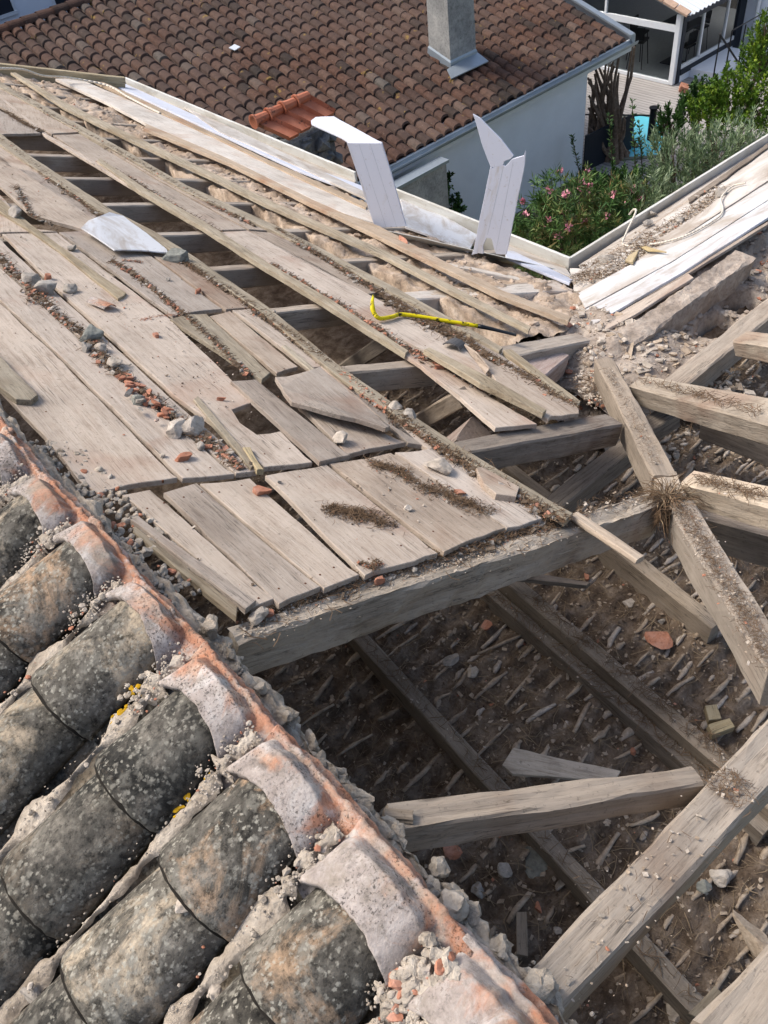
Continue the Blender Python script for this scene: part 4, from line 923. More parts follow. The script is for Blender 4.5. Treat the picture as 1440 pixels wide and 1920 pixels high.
bd([(155, 250), (178, 262), (335, 352), (500, 432), (466, 430), (300, 338)], 'narrow plank beside the reddish debris line, upper length', 'board2', o=-.001)
bd([(404, 435), (464, 432), (600, 500), (700, 556), (792, 603), (870, 652), (918, 704), (905, 706), (720, 622), (560, 525)], 'long plank under the yellow crowbar', 'board')
bd([(466, 432), (506, 436), (620, 496), (712, 549), (690, 551), (560, 487)], 'narrow plank left of the needle line above the crowbar', 'board2')
bd([(500, 436), (527, 433), (650, 497), (767, 564), (878, 626), (945, 668), (1086, 766), (1070, 772), (915, 690), (800, 606), (712, 549)], 'narrow plank beneath the thick needle line', 'board2', o=-.002)
bd([(-40, 150), (0, 184), (85, 255), (170, 305), (275, 368), (400, 440), (500, 503), (615, 574), (680, 616), (790, 686), (930, 803), (1008, 795), (880, 720), (775, 652), (640, 575), (520, 500), (392, 433), (275, 362), (178, 302), (90, 252), (0, 178), (-40, 146)], 'long broken plank ending above the grey rafter', 'board', o=.002, endrag=.006)
bd([(180, 300), (188, 296), (272, 352), (388, 418), (500, 490), (620, 561), (765, 657), (760, 663), (612, 570), (492, 498), (380, 426), (262, 358)], 'raised batten along the upper edge of the openings', 'batten', o=.014, th=.02, name='batten', cat='batten')
bd([(915, 690), (958, 676), (1090, 768), (1085, 775), (1026, 787), (935, 728)], 'split plank end overlapping the broken plank', 'board2', o=.010, endrag=.008)
bd([(795, 655, .02), (805, 651, .02), (920, 708, .03), (1026, 768, .01), (1018, 775, .01), (900, 718, .03)], 'loose stick lying on the broken plank end', 'batten', o=.02, th=.018, name='batten', cat='batten')
bd([(872, 645, .02), (893, 660, .05), (918, 690, .02), (912, 700, .0), (890, 672, .01)], 'splintered curled wood flake below the roof slate', 'board2', o=.012, th=.006, name='wood_flake', cat='flake')
bd([(-40, 125), (0, 153), (120, 218), (240, 284), (350, 347), (527, 427), (600, 464), (767, 553), (878, 614), (942, 651), (936, 658), (870, 622), (760, 562), (592, 471), (520, 436), (342, 355), (232, 291), (112, 226), (-10, 158)], 'long raised batten below the strip of rubble masonry', 'batten', o=.010, th=.022, name='batten', cat='batten')
bd([(944, 656), (958, 654), (1088, 752), (1082, 764), (1060, 752)], 'raised batten end beside the split plank end', 'batten', o=.010, th=.02, name='batten', cat='batten')
bd([(20, 136), (30, 136), (127, 194), (267, 262), (397, 322), (503, 374), (618, 425), (722, 469), (858, 541), (997, 613), (991, 619), (852, 549), (714, 477), (611, 433), (496, 382), (391, 330), (261, 270), (121, 202)], 'long thin batten crossing the rubble masonry, ending right of the crowbar', 'batten', o=.014, th=.018, name='batten', cat='batten')
bd([(103, 147), (148, 147), (260, 195), (350, 232), (480, 290), (600, 345), (703, 396), (712, 420), (645, 400), (590, 376), (430, 298), (275, 232), (200, 192)], 'wide pale plank dusted white, uppermost long plank', 'pale', o=.012, th=.02)
bd([(275, 232), (430, 298), (590, 376), (645, 400), (712, 424), (811, 478), (944, 545), (1073, 594), (1066, 602), (935, 553), (800, 487), (700, 438), (590, 385), (430, 306), (270, 240)], 'fresh peach coloured batten running to the valley corner', 'peach', o=.018, th=.02, name='batten', cat='batten')
# stick on short plank
bd([(528, 648), (538, 646), (616, 712), (608, 716)], 'loose thin stick lying beside the open slits', 'batten', o=.014, th=.008, name='stick', cat='stick')
bd([(-40, 660), (-30, 640), (0, 668), (72, 740), (58, 750), (30, 748), (-30, 700)], 'short thick batten lying on the widest plank at the left edge', 'batten', o=.018, th=.018, name='batten', cat='batten')
bd([(893, 877), (905, 875), (972, 912), (968, 930), (930, 926), (905, 905)], 'pale wood chunk at the top of the rightmost plank', 'board', o=.02, th=.018, name='wood_chunk', cat='offcut')
bd([(455, 838), (470, 838), (495, 880), (482, 880)], 'rotten yellowish batten end at the panel joint', 'newwood', o=.012, th=.016, name='batten', cat='batten')
bd([(362, 748), (372, 742), (478, 866), (470, 878)], 'thin split batten along the wide holed plank', 'batten', o=.008, th=.014, name='batten', cat='batten')
# deep board faces visible at top-left beam
# new beam at the top-left end of the roof
ea = A(-30, 128, .05); eb = A(236, 152, .05)
beam('new_beam', PL(-60, 112, eb, (0.3, 1, 0)), eb + UP * .03, .05, .17, M['newwood'], 'new yellowish beam laid at the far top left end of the roof', 'beam')

# ================================================================== rubble wall head (seen between the rafters)
def rub(x, y):
    w_ = min(1, max(0, (x - 2.02 - .03 * nz(y * 8, 3)) / .05)) * min(1, max(0, (3.0 - x) / .12)); w2 = .5 + .5 * min(1, max(0, (y - 1.9) / .2))
    base = zA(x, -.034); vd = noise.voronoi(Vector((x * 11, y * 9, .2)))[0][0]; h = base + .03 * nz(x * 7, y * 5, 3) + .045 * (.42 - vd) + .018 * abs(nz(x * 22, y * 22, 5)) + .010 * nz(x * 60, y * 60, 1)
    # head drops between the rafters at the inner side
    lump = .03 * max(0, nz(x * 4, y * 6, 9))
    return (h - lump) * w_ + (base - .55) * (1 - w_)
grid('rubble_wall_head', 1.96, 3.0, 1.86, 8.0, .016, rub, M['rubble'], label='long pale rubble wall head showing between the rafters', cat='wall')
rr = random.Random(77); mb = MB()
for k in range(900):
    x = rr.uniform(2.12, 2.95); y = rr.uniform(1.95, 7.5); s = rr.uniform(.004, .02)
    mb.add(*rock((x, y, rub(x, y) + s * .1), s * 1.3, s, s * .6, sub=ICO2 if s > .018 else ICO1, r=rr), 0 if rr.random() < .975 else 1)
mb.build('wall_rubble', [M['rubble'], M['terra']], label='loose pale rubble crumbs on the wall head', cat='rubble', kind='stuff')

# right-hand wall (along X) with beam pockets
H1 = Zp(1345, 598, -1.12); H2 = Zp(1392, 552, -1.12); H3 = Zp(1255, 660, -1.16)
def rubB(x, y):
    top = min(-1.05, CORN[2] + T * (CORN[1] - y) - .03)
    e = 1.72 + .02 * nz(x * 3, 2)
    step = 0.0
    if y > e - .10: step = .06 * min(1, (y - e + .10) / .03)
    h = -1.16 + step + .035 * nz(x * 6, y * 6, 4) + .035 * (.42 - noise.voronoi(Vector((x * 12, y * 12, .2)))[0][0]) + .02 * abs(nz(x * 24, y * 24, 5)) + .012 * nz(x * 45, y * 45, 1)
    h = min(h, top) if y > 1.72 else h
    for c, r_, d in ((H1, .07, .28), (H2, .065, .26), (H3, .085, .07)):
        q = math.hypot((x - c[0]) * .8, y - c[1]) / r_
        q += .25 * nz(x * 12, y * 12, 8)
        if q < 1.15: h -= d * min(1, (1.15 - q) / .22)
    if y < 1.36: h = h - min(1, (1.36 - y) / .05) * .12
    return h
grid('rubble_wall', 2.02, 4.6, 1.26, 2.36, .0135, rubB, M['rubble_grey'], label='broad rubble wall with dark beam pockets right of the valley', cat='wall')
rr = random.Random(78); mb = MB()
for k in range(2600):
    x = rr.uniform(2.1, 4.4); y = rr.uniform(1.3, 2.3); s = rr.uniform(.003, .02) 
    mb.add(*rock((x, y, rubB(x, y) + s * .2), s * 1.3, s, s * .6, sub=ICO1, r=rr), rr.choices((0, 1, 2), (8, 3, .6))[0])
mb.build('wall_rubble', [M['rubble_grey'], M['stone_pale'], M['terra']], label='loose grey rubble over the wall right of the valley', cat='rubble', kind='stuff')
# rough masonry kerb with its own face
a0, b0 = Zp(1165, 650, -1.03), Zp(1405, 478, -1.04)
o_ = beam('masonry_kerb', a0 + np.array([0, .02, 0]), b0 + np.array([0, .02, 0]), .10, .13, M['rubble_grey'], 'long straight mortar kerb standing on the rubble wall', 'kerb', rough=.012, seg=.015)
# rubble heap where the valley meets the walls
def heap(x, y): return -1.02 - .25 * math.hypot(x - 2.42, y - 1.62) + .03 * nz(x * 12, y * 12, 6)
grid('rubble_heap', 2.12, 2.75, 1.35, 1.95, .014, heap, M['rubble_grey'], label='heap of mortar rubble at the top of the valley beam', cat='rubble')
scatter('heap_rubble', 900, lambda r: (r.uniform(2.1, 2.75), r.uniform(1.1, 1.95)), lambda x, y: (x, y, max(heap(x, y), rubB(max(x, 2.03), max(y, 1.27)))), (.004, .026), DM, (8, 4, .7), 'stones and sticks on the rubble heap by the valley', 'rubble', 45, twigs=160)

# ================================================================== white eaves
def wp(pts, lab, m='pvc', pl=A, o=0.0, th=.012, name='soffit_board', cat='soffit board', grp='white eave boards', **k):
    P = [pl(q[0], q[1], o + (q[2] if len(q) > 2 else 0)) for q in pts]
    return plank(name, P, th, M[m], lab, cat, grp, n=nA if pl is A else nB, **k)
def fasc(p0, p1, hgt, lab, pl, m='fascia', th=.016):
    a, b = pl(*p0, .0), pl(*p1, .0); d = unit(b - a); side = np.cross(UP, d); beamo = beam('fascia_board', a + UP * hgt, b + UP * hgt, th, .17, M[m], lab, 'fascia', 'white fascia boards', rough=.0012)
fasc((238, 155), (668, 335), .045, 'long white fascia board along the left eave, between the corner and the new beam', A)
fasc((742, 366), (1068, 497), .045, 'white fascia board between the bent panels and the valley corner', A)
fasc((1066, 498), (1500, 226), .045, 'white fascia board of the right hand eave', B)
wp([(105, 150), (150, 146), (235, 157), (420, 233), (668, 338), (660, 350), (400, 250), (200, 170)], 'off white dirty strip behind the left fascia', 'pvcdirty', o=-.02)
wp([(205, 155), (235, 157), (430, 245), (600, 320), (690, 352), (682, 366), (560, 320), (400, 246)], 'long white soffit board along the left eave', 'pvcclean', o=-.005)
wp([(345, 200), (420, 232), (560, 300), (690, 362), (686, 372), (560, 312), (410, 246)], 'dirty inner soffit strip of the left eave', 'pvcdirty', o=.002)
bd([(168, 148), (180, 147), (316, 210), (500, 298), (690, 382), (686, 390), (560, 333), (400, 256), (300, 211)], 'pale batten lying between the wide pale plank and the white soffit', 'peach', o=.022, th=.02, name='batten', cat='batten')
wp([(750, 372), (790, 380), (895, 440), (880, 470), (820, 445), (762, 425)], 'white soffit piece with wood splinters between the bent panels', 'pvc', o=-.01)
wp([(948, 470), (962, 470), (1075, 524), (1068, 531), (950, 482)], 'white soffit piece pointing to the valley corner', 'pvcclean', o=-.01)
wp([(948, 455), (1060, 500), (1074, 520), (950, 468)], 'litter covered white strip behind the short fascia', 'pvcdirty', o=-.02)
# pale tail boards under the bent panels
a0, b0 = A(735, 432, -.02), A(955, 492, -.02)
plank('tail_board', [A(728, 432, .01), A(945, 482, .01), A(1050, 506, -.02), A(1000, 500, -.13), A(820, 480, -.12)], .012, M['fascia'], 'pale board standing on edge below the bent white panels', 'board', None, n=(-.4, -.8, .3))
beam('tail_rafter', A(830, 492, -.03), A(1062, 540, -.03), .05, .09, M['pale'], 'pale rafter tail above the green gap', 'rafter', None, up=nA)
# right-hand eave
wp([(1085, 497), (1440, 266), (1500, 230), (1500, 268), (1440, 305), (1120, 520)], 'litter covered soffit strip along the right fascia', 'pvcdirty', pl=B, o=-.012)
wp([(1068, 503), (1120, 505), (1440, 285), (1500, 245), (1500, 300), (1440, 338), (1300, 430), (1120, 545), (1075, 545)], 'upper white soffit board of the right eave, strewn with rubble', 'pvcdirty', pl=B, o=-.004)
wp([(1083, 550), (1300, 432), (1440, 342), (1500, 303), (1500, 335), (1440, 374), (1260, 490), (1096, 578)], 'brown stained soffit board of the right eave', 'pvcstain', pl=B, o=.0)
wp([(1097, 580), (1260, 492), (1440, 376), (1500, 338), (1500, 368), (1440, 407), (1280, 510), (1112, 608)], 'lowest soffit board of the right eave, clean white at its corner', 'pvc', pl=B, o=.004)
for q, (pts, lb) in enumerate((([(1190, 560), (1290, 505), (1440, 415), (1440, 420), (1290, 513), (1192, 566)], 'thin lath along the lower edge of the right soffit'), ([(1120, 610), (1180, 575), (1290, 513), (1300, 520), (1190, 590), (1128, 622)], 'brown broken lath between the right soffit and the rubble'))):
    P = [B(x, y, -.01) for x, y in pts]; plank('lath', P, .012, M['board2'], lb, 'lath', None, n=nB)
P = [B(x, y, .02) for x, y in ((1172, 488), (1183, 470), (1198, 468), (1186, 492))]; plank('wood_chip', P, .012, M['newwood'], 'split yellow wood chip on the right soffit', 'chip', None, n=nB)
P = [B(x, y, .02) for x, y in ((1198, 462), (1212, 461), (1250, 472), (1215, 470))]; plank('wood_chip', P, .006, M['newwood'], 'long thin yellow wood sliver on the right soffit', 'chip', None, n=nB)
P = [B(x, y, .004) for x, y in ((1290, 372), (1440, 268), (1440, 276), (1350, 340), (1292, 380))]; plank('bark_strip', P, .008, M['attic'], 'dark brown torn strip beside the right fascia', 'strip', None, n=nB, rag=.006)

# cable on the right eave
def cable(name, pts, r_, lab, m='cable'):
    # Catmull-Rom through the points
    P = [np.array(p) for p in pts]; P = [2 * P[0] - P[1]] + P + [2 * P[-1] - P[-2]]; out = []
    for i in range(1, len(P) - 2):
        for t_ in np.linspace(0, 1, 9)[:-1]:
            out.append(.5 * ((2 * P[i]) + (-P[i - 1] + P[i + 1]) * t_ + (2 * P[i - 1] - 5 * P[i] + 4 * P[i + 1] - P[i + 2]) * t_ ** 2 + (-P[i - 1] + 3 * P[i] - 3 * P[i + 1] + P[i + 2]) * t_ ** 3))
    out.append(P[-2]); mb = MB(); mb.path(out, r_ * 1.35, 7); mk(name, mb.V, mb.F, M[m], lab, 'cable', smooth=True)
cable('cable', [B(1398, 343, .012), B(1372, 350, .012), B(1352, 372, .015), B(1355, 395, .015), B(1340, 412, .012), B(1290, 440, .012), B(1240, 455, .01), B(1190, 461, .012), B(1168, 457, .014), B(1175, 435, .05), B(1192, 398, .10), B(1188, 393, .10), B(1180, 402, .07)], .0042, 'pale cable looping over the right hand eave')
cable('cable', [A(-20, 128, .17), A(40, 130, .17), A(80, 142, .12), A(130, 146, .05), A(200, 160, .03), A(240, 182, .03), A(275, 200, .025), A(300, 212, .02)], .006, 'pale cable draped over the new beam at the top left')

# bent white panels, each folded once
def panel(name, quads, lab, m='pvcclean', cap=None):
    rt = root(name, tuple(quads[0][1][3]), lab, 'panel')
    for nm, P in quads:
        n = unit(np.cross(P[1] - P[0], P[-1] - P[0])); 
        if n.dot(CC - P[0]) < 0: n = -n
        plank(nm, P, .008, M[m], None, par=rt, n=n, endrag=.006 if nm == 'flap' else .001, rag=.001)
    return rt
f1 = A(732, 425, .02); nv1 = unit([-.75, -.35, .12])
V1 = lambda x, y: PL(x, y, f1, nv1)
tL, tR, bR, bL = V1(655, 268), V1(716, 268), V1(762, 424), V1(706, 428)
hn = unit(np.cross(tR - tL, np.array([.35, .75, -.05])))           # flap goes back over the fold
def V1b(x, y): return PL(x, y, tL, hn)
panel('bent_soffit_panel', [('front', [tL, tR, bR, bL]), ('flap', [V1b(583, 226), V1b(592, 219), V1b(626, 218), V1b(716, 267), V1b(654, 267), V1b(640, 258), V1b(584, 232)]), ('side_strip', [V1(650, 268), V1(656, 268), V1(707, 428), V1(700, 418)])], 'left bent white panel with its top flap folded back')
for k_, (xa_, xb_) in enumerate(((673, 724), (693, 744))):
    pass
f2 = A(920, 478, .02); nv2 = unit([-.80, -.32, .10]); V2_ = lambda x, y: PL(x, y, f2, nv2)
pr = panel('bent_soffit_panel', [('front', [V2_(921, 316), V2_(940, 308), V2_(948, 312), V2_(960, 298), V2_(982, 292), V2_(986, 282), V2_(983, 310), V2_(949, 478), V2_(930, 477), V2_(926, 466), V2_(922, 448), V2_(912, 446), V2_(905, 462), V2_(906, 476), V2_(893, 474)]),
    ('flap', [V2_(887, 213), V2_(900, 222), V2_(940, 262), V2_(963, 292), V2_(958, 300), V2_(946, 303), V2_(942, 312), V2_(920, 314), V2_(903, 270)]),
    ('side_strip', [V2_(919, 314), V2_(923, 314), V2_(895, 476), V2_(884, 478), V2_(888, 468)])], 'right bent white panel with a torn hole at its foot')
for rt_, fn, seams in (('l', V1, ((673, 270, 724, 426), (694, 270, 744, 426))), ('r', V2_, ((944, 312, 914, 440), (962, 304, 930, 470)))):
    for s_ in seams:
        mb = MB(); nrm__ = (nv1 if rt_ == 'l' else nv2) * (1 if (nv1 if rt_ == 'l' else nv2).dot(CC - f1) > 0 else -1)
        mb.rod(fn(s_[0], s_[1]) - nrm__ * .0003, fn(s_[2], s_[3]) - nrm__ * .0003, .0007); mb.build('seam', M['zinc'], parent=[o for o in COL.objects if o.name.startswith('bent_soffit_panel')][0 if rt_ == 'l' else 1])
# white panel lying on the deck
bd([(152, 428, .02), (165, 412, .02), (205, 398, .03), (232, 404, .02), (312, 466, .006), (316, 474, .004), (262, 470, .004), (214, 470, .01)], 'bent white sheet lying on the planks', 'pvc', o=.016, th=.005, name='white_sheet', cat='sheet', grp=None, warp=.006)

for x, y, s_, lb in ((1138, 487, 30, 'grey slab fragment by the fascia near the valley corner'), (1216, 418, 20, 'dark flat stone beside the fascia loop of cable'), (1224, 400, 16, 'small pale block next to the fascia'), (1275, 411, 20, 'dark cube shaped stone in the middle of the right eave'), (1350, 362, 22, 'pale crumbly block by the cable')):
    c = B(x, y, .012); k = np.linalg.norm(c - CC) / F * .5; V, Fc = rock(c, s_ * k * 1.2, s_ * k, s_ * k * .5, sub=ICO3); mk('stone', V, Fc, M['stone'], lb, 'stone')
# ================================================================== crowbar
cr = [A(700, 553, .075), A(698, 570, .06), A(701, 586, .035), A(712, 597, .018), A(735, 594, .014), A(760, 590, .014), A(850, 604, .02), A(905, 613, .022), A(968, 628, .02)]
crb = root('crowbar', tuple(cr[4]), 'yellow crowbar with black worn ends lying across the planks', 'crowbar')
def sweep(P, radii, mat, name, flat=1.0):
    V = []; k = 8
    for i, p in enumerate(P):
        d = unit(P[min(i + 1, len(P) - 1)] - P[max(i - 1, 0)]); s_ = unit(np.cross(d, nA)); u_ = np.cross(s_, d); r_ = radii[i]
        V += [p + s_ * math.cos(6.2832 * q / k + .39) * r_[0] + u_ * math.sin(6.2832 * q / k + .39) * r_[1] for q in range(k)]
    Fq = [[i * k + q, i * k + (q + 1) % k, (i + 1) * k + (q + 1) % k, (i + 1) * k + q] for i in range(len(P) - 1) for q in range(k)] + [list(range(k))[::-1], [(len(P) - 1) * k + q for q in range(k)]]
    return mk(name, V, Fq, mat, parent=crb, smooth=True)
def crs(P, m=6):
    P = [2 * P[0] - P[1]] + P + [2 * P[-1] - P[-2]]; out = []
    for i in range(1, len(P) - 2):
        for t_ in np.linspace(0, 1, m + 1)[:-1]: out.append(.5 * ((2 * P[i]) + (-P[i - 1] + P[i + 1]) * t_ + (2 * P[i - 1] - 5 * P[i] + 4 * P[i + 1] - P[i + 2]) * t_ ** 2 + (-P[i - 1] + 3 * P[i] - 3 * P[i + 1] + P[i + 2]) * t_ ** 3))
    return out + [P[-2]]
S_ = crs(cr); n1 = 14; nE = len(S_) - 8
sweep(S_[:n1 + 1], [(.004 + .006 * min(1, i / 9), .0025 + .0055 * min(1, i / 9)) for i in range(n1 + 1)], M['yellow'], 'hook')
sweep(S_[n1:nE + 1], [(.009, .008)] * (nE + 1 - n1), M['yellow'], 'shaft')
sweep(S_[nE:], [(.009 + .0011 * i, .009 - .0008 * i) for i in range(len(S_) - nE)], M['black'], 'chisel_end')
mb = MB(); mb.add(*rock(A(707, 594, .022), .013, .010, .007, sub=ICO2)); 

# ================================================================== debris trails on the deck
def trail(name, pts, wd, n, tw, lab, seed, sizes=(.0015, .012), wts=(3, 3, 1.5), o=.0, mats=None, mound=.006, step=.02):
    """pts: pixel polyline on slope A; a low mound of dirt with crumbs, chips and needles"""
    P = [A(x, y, o) for x, y in pts]; cum = [0]
    for a, b in zip(P[:-1], P[1:]): cum.append(cum[-1] + np.linalg.norm(b - a))
    tot = cum[-1]; rr = random.Random(seed)
    def at(s):
        for i in range(len(P) - 1):
            if s <= cum[i + 1] or i == len(P) - 2:
                f = (s - cum[i]) / (cum[i + 1] - cum[i] + 1e-9); d = unit(P[i + 1] - P[i]); return P[i] + (P[i + 1] - P[i]) * f, np.cross(nA, d)
    def region(r):
        s = r.random() * tot; wv = wd * (.55 + .9 * max(-.4, nz(s * 7 + seed, seed * 1.3))); p, sd_ = at(s); return (p + sd_ * r.gauss(0, .5 if r.random() < .7 else 1.1) * wv, 0)
    obj = root(name, tuple(P[0]), None, None)
    obj['label'] = lab; obj['category'] = 'debris'; obj['kind'] = 'stuff'
    # mound ribbon
    V = []; K = max(4, int(tot / step)); ny = 7
    for i in range(K + 1):
        s = tot * i / K; p, sd_ = at(min(s, tot - 1e-6)); wv = wd * (.55 + .9 * max(-.4, nz(s * 7 + seed, seed * 1.3)))
        for j in range(ny):
            v = (j / (ny - 1) - .5) * 2; h = max(0, 1 - v * v) * mound * (.6 + .8 * nz(s * 14, v * 2, seed)) - .0015 + .002 * nz(s * 60, v * 9)
            V.append(p + sd_ * v * wv * (.75 + .25 * nz(s * 30, v)) + nA * h)
    mk('dirt', V, [[i * ny + j, (i + 1) * ny + j, (i + 1) * ny + j + 1, i * ny + j + 1] for i in range(K) for j in range(ny - 1)], M['dirt'], parent=obj, smooth=True)
    return scatter('crumbs', n, lambda r: region(r), lambda p, q: (p[0] , p[1], p[2] + mound * .3), sizes, mats or [M['stone'], M['dirt'], M['terra'], M['twig']], wts, None, None, seed, twigs=tw, tl=(.012, .045), par=obj)
TR = [
 ([(-20, 470), (0, 485), (50, 535), (100, 585), (165, 635), (210, 690), (260, 730), (325, 780), (390, 830), (455, 880)], .028, 1500, 700, 'thick trail of rubble, tile chips and needles between the first planks', (2.5, 3, 2.2)),
 ([(0, 262), (60, 310), (130, 362), (190, 408)], .022, 500, 400, 'needle litter at the left end of the row of openings', (2, 4, 1)),
 ([(330, 482), (380, 515), (450, 560), (520, 612), (600, 672), (640, 700)], .022, 900, 800, 'needle and grit line from the white sheet to the orange dust', (2, 4, 1)),
 ([(640, 702), (680, 735), (720, 765)], .022, 500, 120, 'crushed orange tile dust beside the raised batten', (1, 1, 7)),
 ([(725, 765), (770, 800), (830, 845), (900, 885), (985, 940), (1060, 975)], .025, 1300, 1300, 'needle litter along the batten down to the hewn beam', (3, 4, 1)),
 ([(190, 305), (260, 345), (350, 400), (420, 440)], .012, 300, 250, 'thin litter line along the upper edge of the openings', (2, 4, 1)),
 ([(20, 168), (90, 215), (180, 262), (300, 330), (400, 385), (480, 425)], .020, 900, 600, 'reddish debris line in the middle of the upper planks', (2, 4, 2.5)),
 ([(515, 430), (600, 480), (680, 530), (720, 555)], .022, 700, 600, 'needle line above the crowbar', (2, 5, 1)),
 ([(725, 558), (790, 600), (860, 635), (900, 660), (970, 700), (1040, 745), (1080, 765)], .038, 2200, 2600, 'thick dark needle heap line right of the crowbar shaft', (2, 5, .5)),
 ([(505, 495), (590, 545), (680, 600), (760, 655), (840, 690), (905, 730)], .022, 1300, 500, 'orange and grey crumbs on the long broken plank', (2, 3, 3)),
 ([(210, 490), (260, 520), (320, 570), (400, 640), (450, 690), (470, 705)], .014, 650, 350, 'thin debris line with roots down to the holed plank', (2, 4, 2)),
 ([(30, 350), (60, 405), (100, 425)], .014, 150, 120, 'litter around the small dark gap at the left', (2, 4, 1)),
 ([(10, 210), (50, 235), (80, 248)], .02, 150, 300, 'clump of needles above the first opening', (1, 4, .3)),
 ([(560, 1105), (640, 1090), (700, 1070), (790, 1048), (870, 1030), (960, 1000), (1040, 982)], .020, 900, 1100, 'needles lying on the front of the hewn beam', (2, 4, .6)),
]
for i, (pts, wd, n, tw, lb, wt) in enumerate(TR): trail('debris_trail', pts, wd, n, tw, lb, 100 + i, wts=wt, o=.002 if i != 13 else -.022)
def patch(pts, wd, n, tw, lb, seed, wt=(1, 5, .3), sz=(.0006, .004), m=.004, o=0):
    P = [A(x, y, o + .001) for x, y in pts]
    def region(r):
        for _ in range(12):
            i = r.randrange(len(P) - 1); q = P[i] + (P[i + 1] - P[i]) * r.random(); sc = abs(r.gauss(0, 1)); a = r.uniform(0, 6.28)
            q = q + np.array([math.cos(a), math.sin(a), 0]) * wd * .62 * sc; q[2] = zA(q[0], o + .001)
            if nz(q[0] * 22 + seed, q[1] * 22) * .9 + 1.0 - sc * .75 > r.random(): break
        return (q, min(1, max(0, 1.2 - sc)))
    scatter('needle_pile', n, region, lambda q, h: (q[0], q[1], q[2] + m * h * r_.random()), sz, [M['stone'], M['dirt'], M['terra'], M['twig']], wt, lb, 'debris', seed, twigs=tw, tl=(.006, .026))
r_ = random.Random(8)
patch([(620, 955), (670, 965), (720, 985)], .060, 1100, 800, 'round pile of needles on the widest plank of the lowest panel', 201)
patch([(700, 870), (750, 885), (800, 915), (850, 935), (920, 960)], .055, 1600, 1000, 'long spread of needles across two planks of the lowest panel', 202)
patch([(575, 732), (610, 740), (640, 738)], .018, 200, 60, 'reddish stain grit on the triangular plank', 203, (1, 2, 6))
patch([(230, 488), (265, 492)], .016, 150, 20, 'red crumbs below the white sheet', 204, (1, 1, 8))
patch([(265, 600), (300, 592), (325, 590)], .026, 500, 10, 'fine orange dust on the wide holed plank', 205, (0, 1, 9), (.0005, .002), .0015)
patch([(670, 1055), (700, 1065), (715, 1055)], .02, 220, 80, 'tile crumbs at the end of the widest lowest plank', 206, (2, 2, 3), (.0008, .005))
# sparse grit everywhere on the planks
def anywhere(r):
    x = r.uniform(.25, 1.2); y = r.uniform(1.0, 6.5)
    if .9 < x and y < 2.6: return None
    if x > 1.12: x += .42
    if nz(x * 3, y * 3, 5) + .25 < r.random() * .8: return None
    return (x, y)
scatter('plank_grit', 6500, anywhere, lambda x, y: (x, y, zA(x, .002)), (.0006, .0045), [M['stone_pale'], M['dirt'], M['terra'], M['twig']], (3, 4, 1), 'fine grit and specks sprinkled over all the planks', 'grit', 210, twigs=500, tl=(.005, .02))

# needles on the valley beams, jack rafters, heavy beam
def needles(fn, pts, wd, n, lb, seed, grit=None):
    P = [fn(x, y) for x, y in pts]; rr = random.Random(seed); cum = [0]
    for a, b in zip(P[:-1], P[1:]): cum.append(cum[-1] + np.linalg.norm(b - a))
    def region(r):
        i = r.choices(range(len(P) - 1), [cum[k + 1] - cum[k] for k in range(len(P) - 1)])[0]; f = r.random(); d = unit(P[i + 1] - P[i]); s_ = unit(np.cross(UP, d)); return (P[i] + (P[i + 1] - P[i]) * f + s_ * r.gauss(0, wd), 0)
    scatter('needle_litter', grit or n // 2, region, lambda p, q: tuple(p), (.0008, .011) if seed in (313, 314, 321) else (.0008, .005), DM, (5, 4, .3), lb, 'litter', seed, twigs=n, tl=(.005, .02) if seed in (301, 302, 303, 304, 305, 306) else (.012, .045))
needles(lambda x, y: A(x, y, .004), [(1135, 690), (1180, 770), (1230, 870)], .014, 350, 'needles and grit on the upper valley beam', 301)
needles(lambda x, y: A(x, y, .004), [(1275, 950), (1330, 1040), (1400, 1160), (1460, 1260)], .018, 1500, 'needles and grit on the lower valley beam', 302)
needles(lambda x, y: A(x, y, -.022), [(1345, 1490), (1385, 1455)], .022, 220, 'patch of dry litter on the upper end of the heavy beam', 303)
needles(lambda x, y: A(x, y, -.022), [(1050, 1860), (1330, 1530)], .03, 30, 'scattered needles along the heavy beam', 304, 120)
needles(lambda x, y: A(x, y, -.022), [(1090, 965), (1150, 945), (1215, 932)], .02, 200, 'litter on the end of the hewn beam', 305)
needles(lambda x, y: A(x, y, -.022), [(1040, 980), (1075, 965), (1100, 975)], .03, 500, 'dark litter at the deck corner', 306)
for fn, pts, n, lb, sd_ in ((lambda x, y: Zp(x, y, JZ + .034), [(990, 1112), (1400, 1455)], 350, 'needles along the upper parallel joist', 307), (lambda x, y: Zp(x, y, JZ + .002), [(680, 1195), (1300, 1875)], 200, 'grit along the left ceiling joist', 308), (lambda x, y: Zp(x, y, JZ - .026), [(900, 1095), (1400, 1515)], 300, 'grit along the lower parallel joist', 309), (lambda x, y: B(x, y, .0), [(1200, 712), (1430, 775)], 200, 'fine litter on the bowed sawn rafter', 310), (lambda x, y: B(x, y, .0), [(1300, 895), (1430, 930)], 200, 'fine litter on the middle right rafter', 311)):
    needles(fn, pts, .014, n, lb, sd_)
needles(lambda x, y: B(x, y, .002), [(1090, 500), (1130, 490), (1290, 400), (1330, 372)], .02, 500, 'dark grit beside the right fascia', 312, 700)
needles(lambda x, y: B(x, y, .003), [(1190, 470), (1250, 432), (1310, 395), (1360, 350)], .03, 350, 'grit and gravel spread over the right soffit', 313, 1100)
needles(lambda x, y: B(x, y, .003), [(1080, 515), (1130, 520), (1180, 490), (1240, 450)], .05, 700, 'rubble and litter at the valley corner of the white boards', 314, 2200)
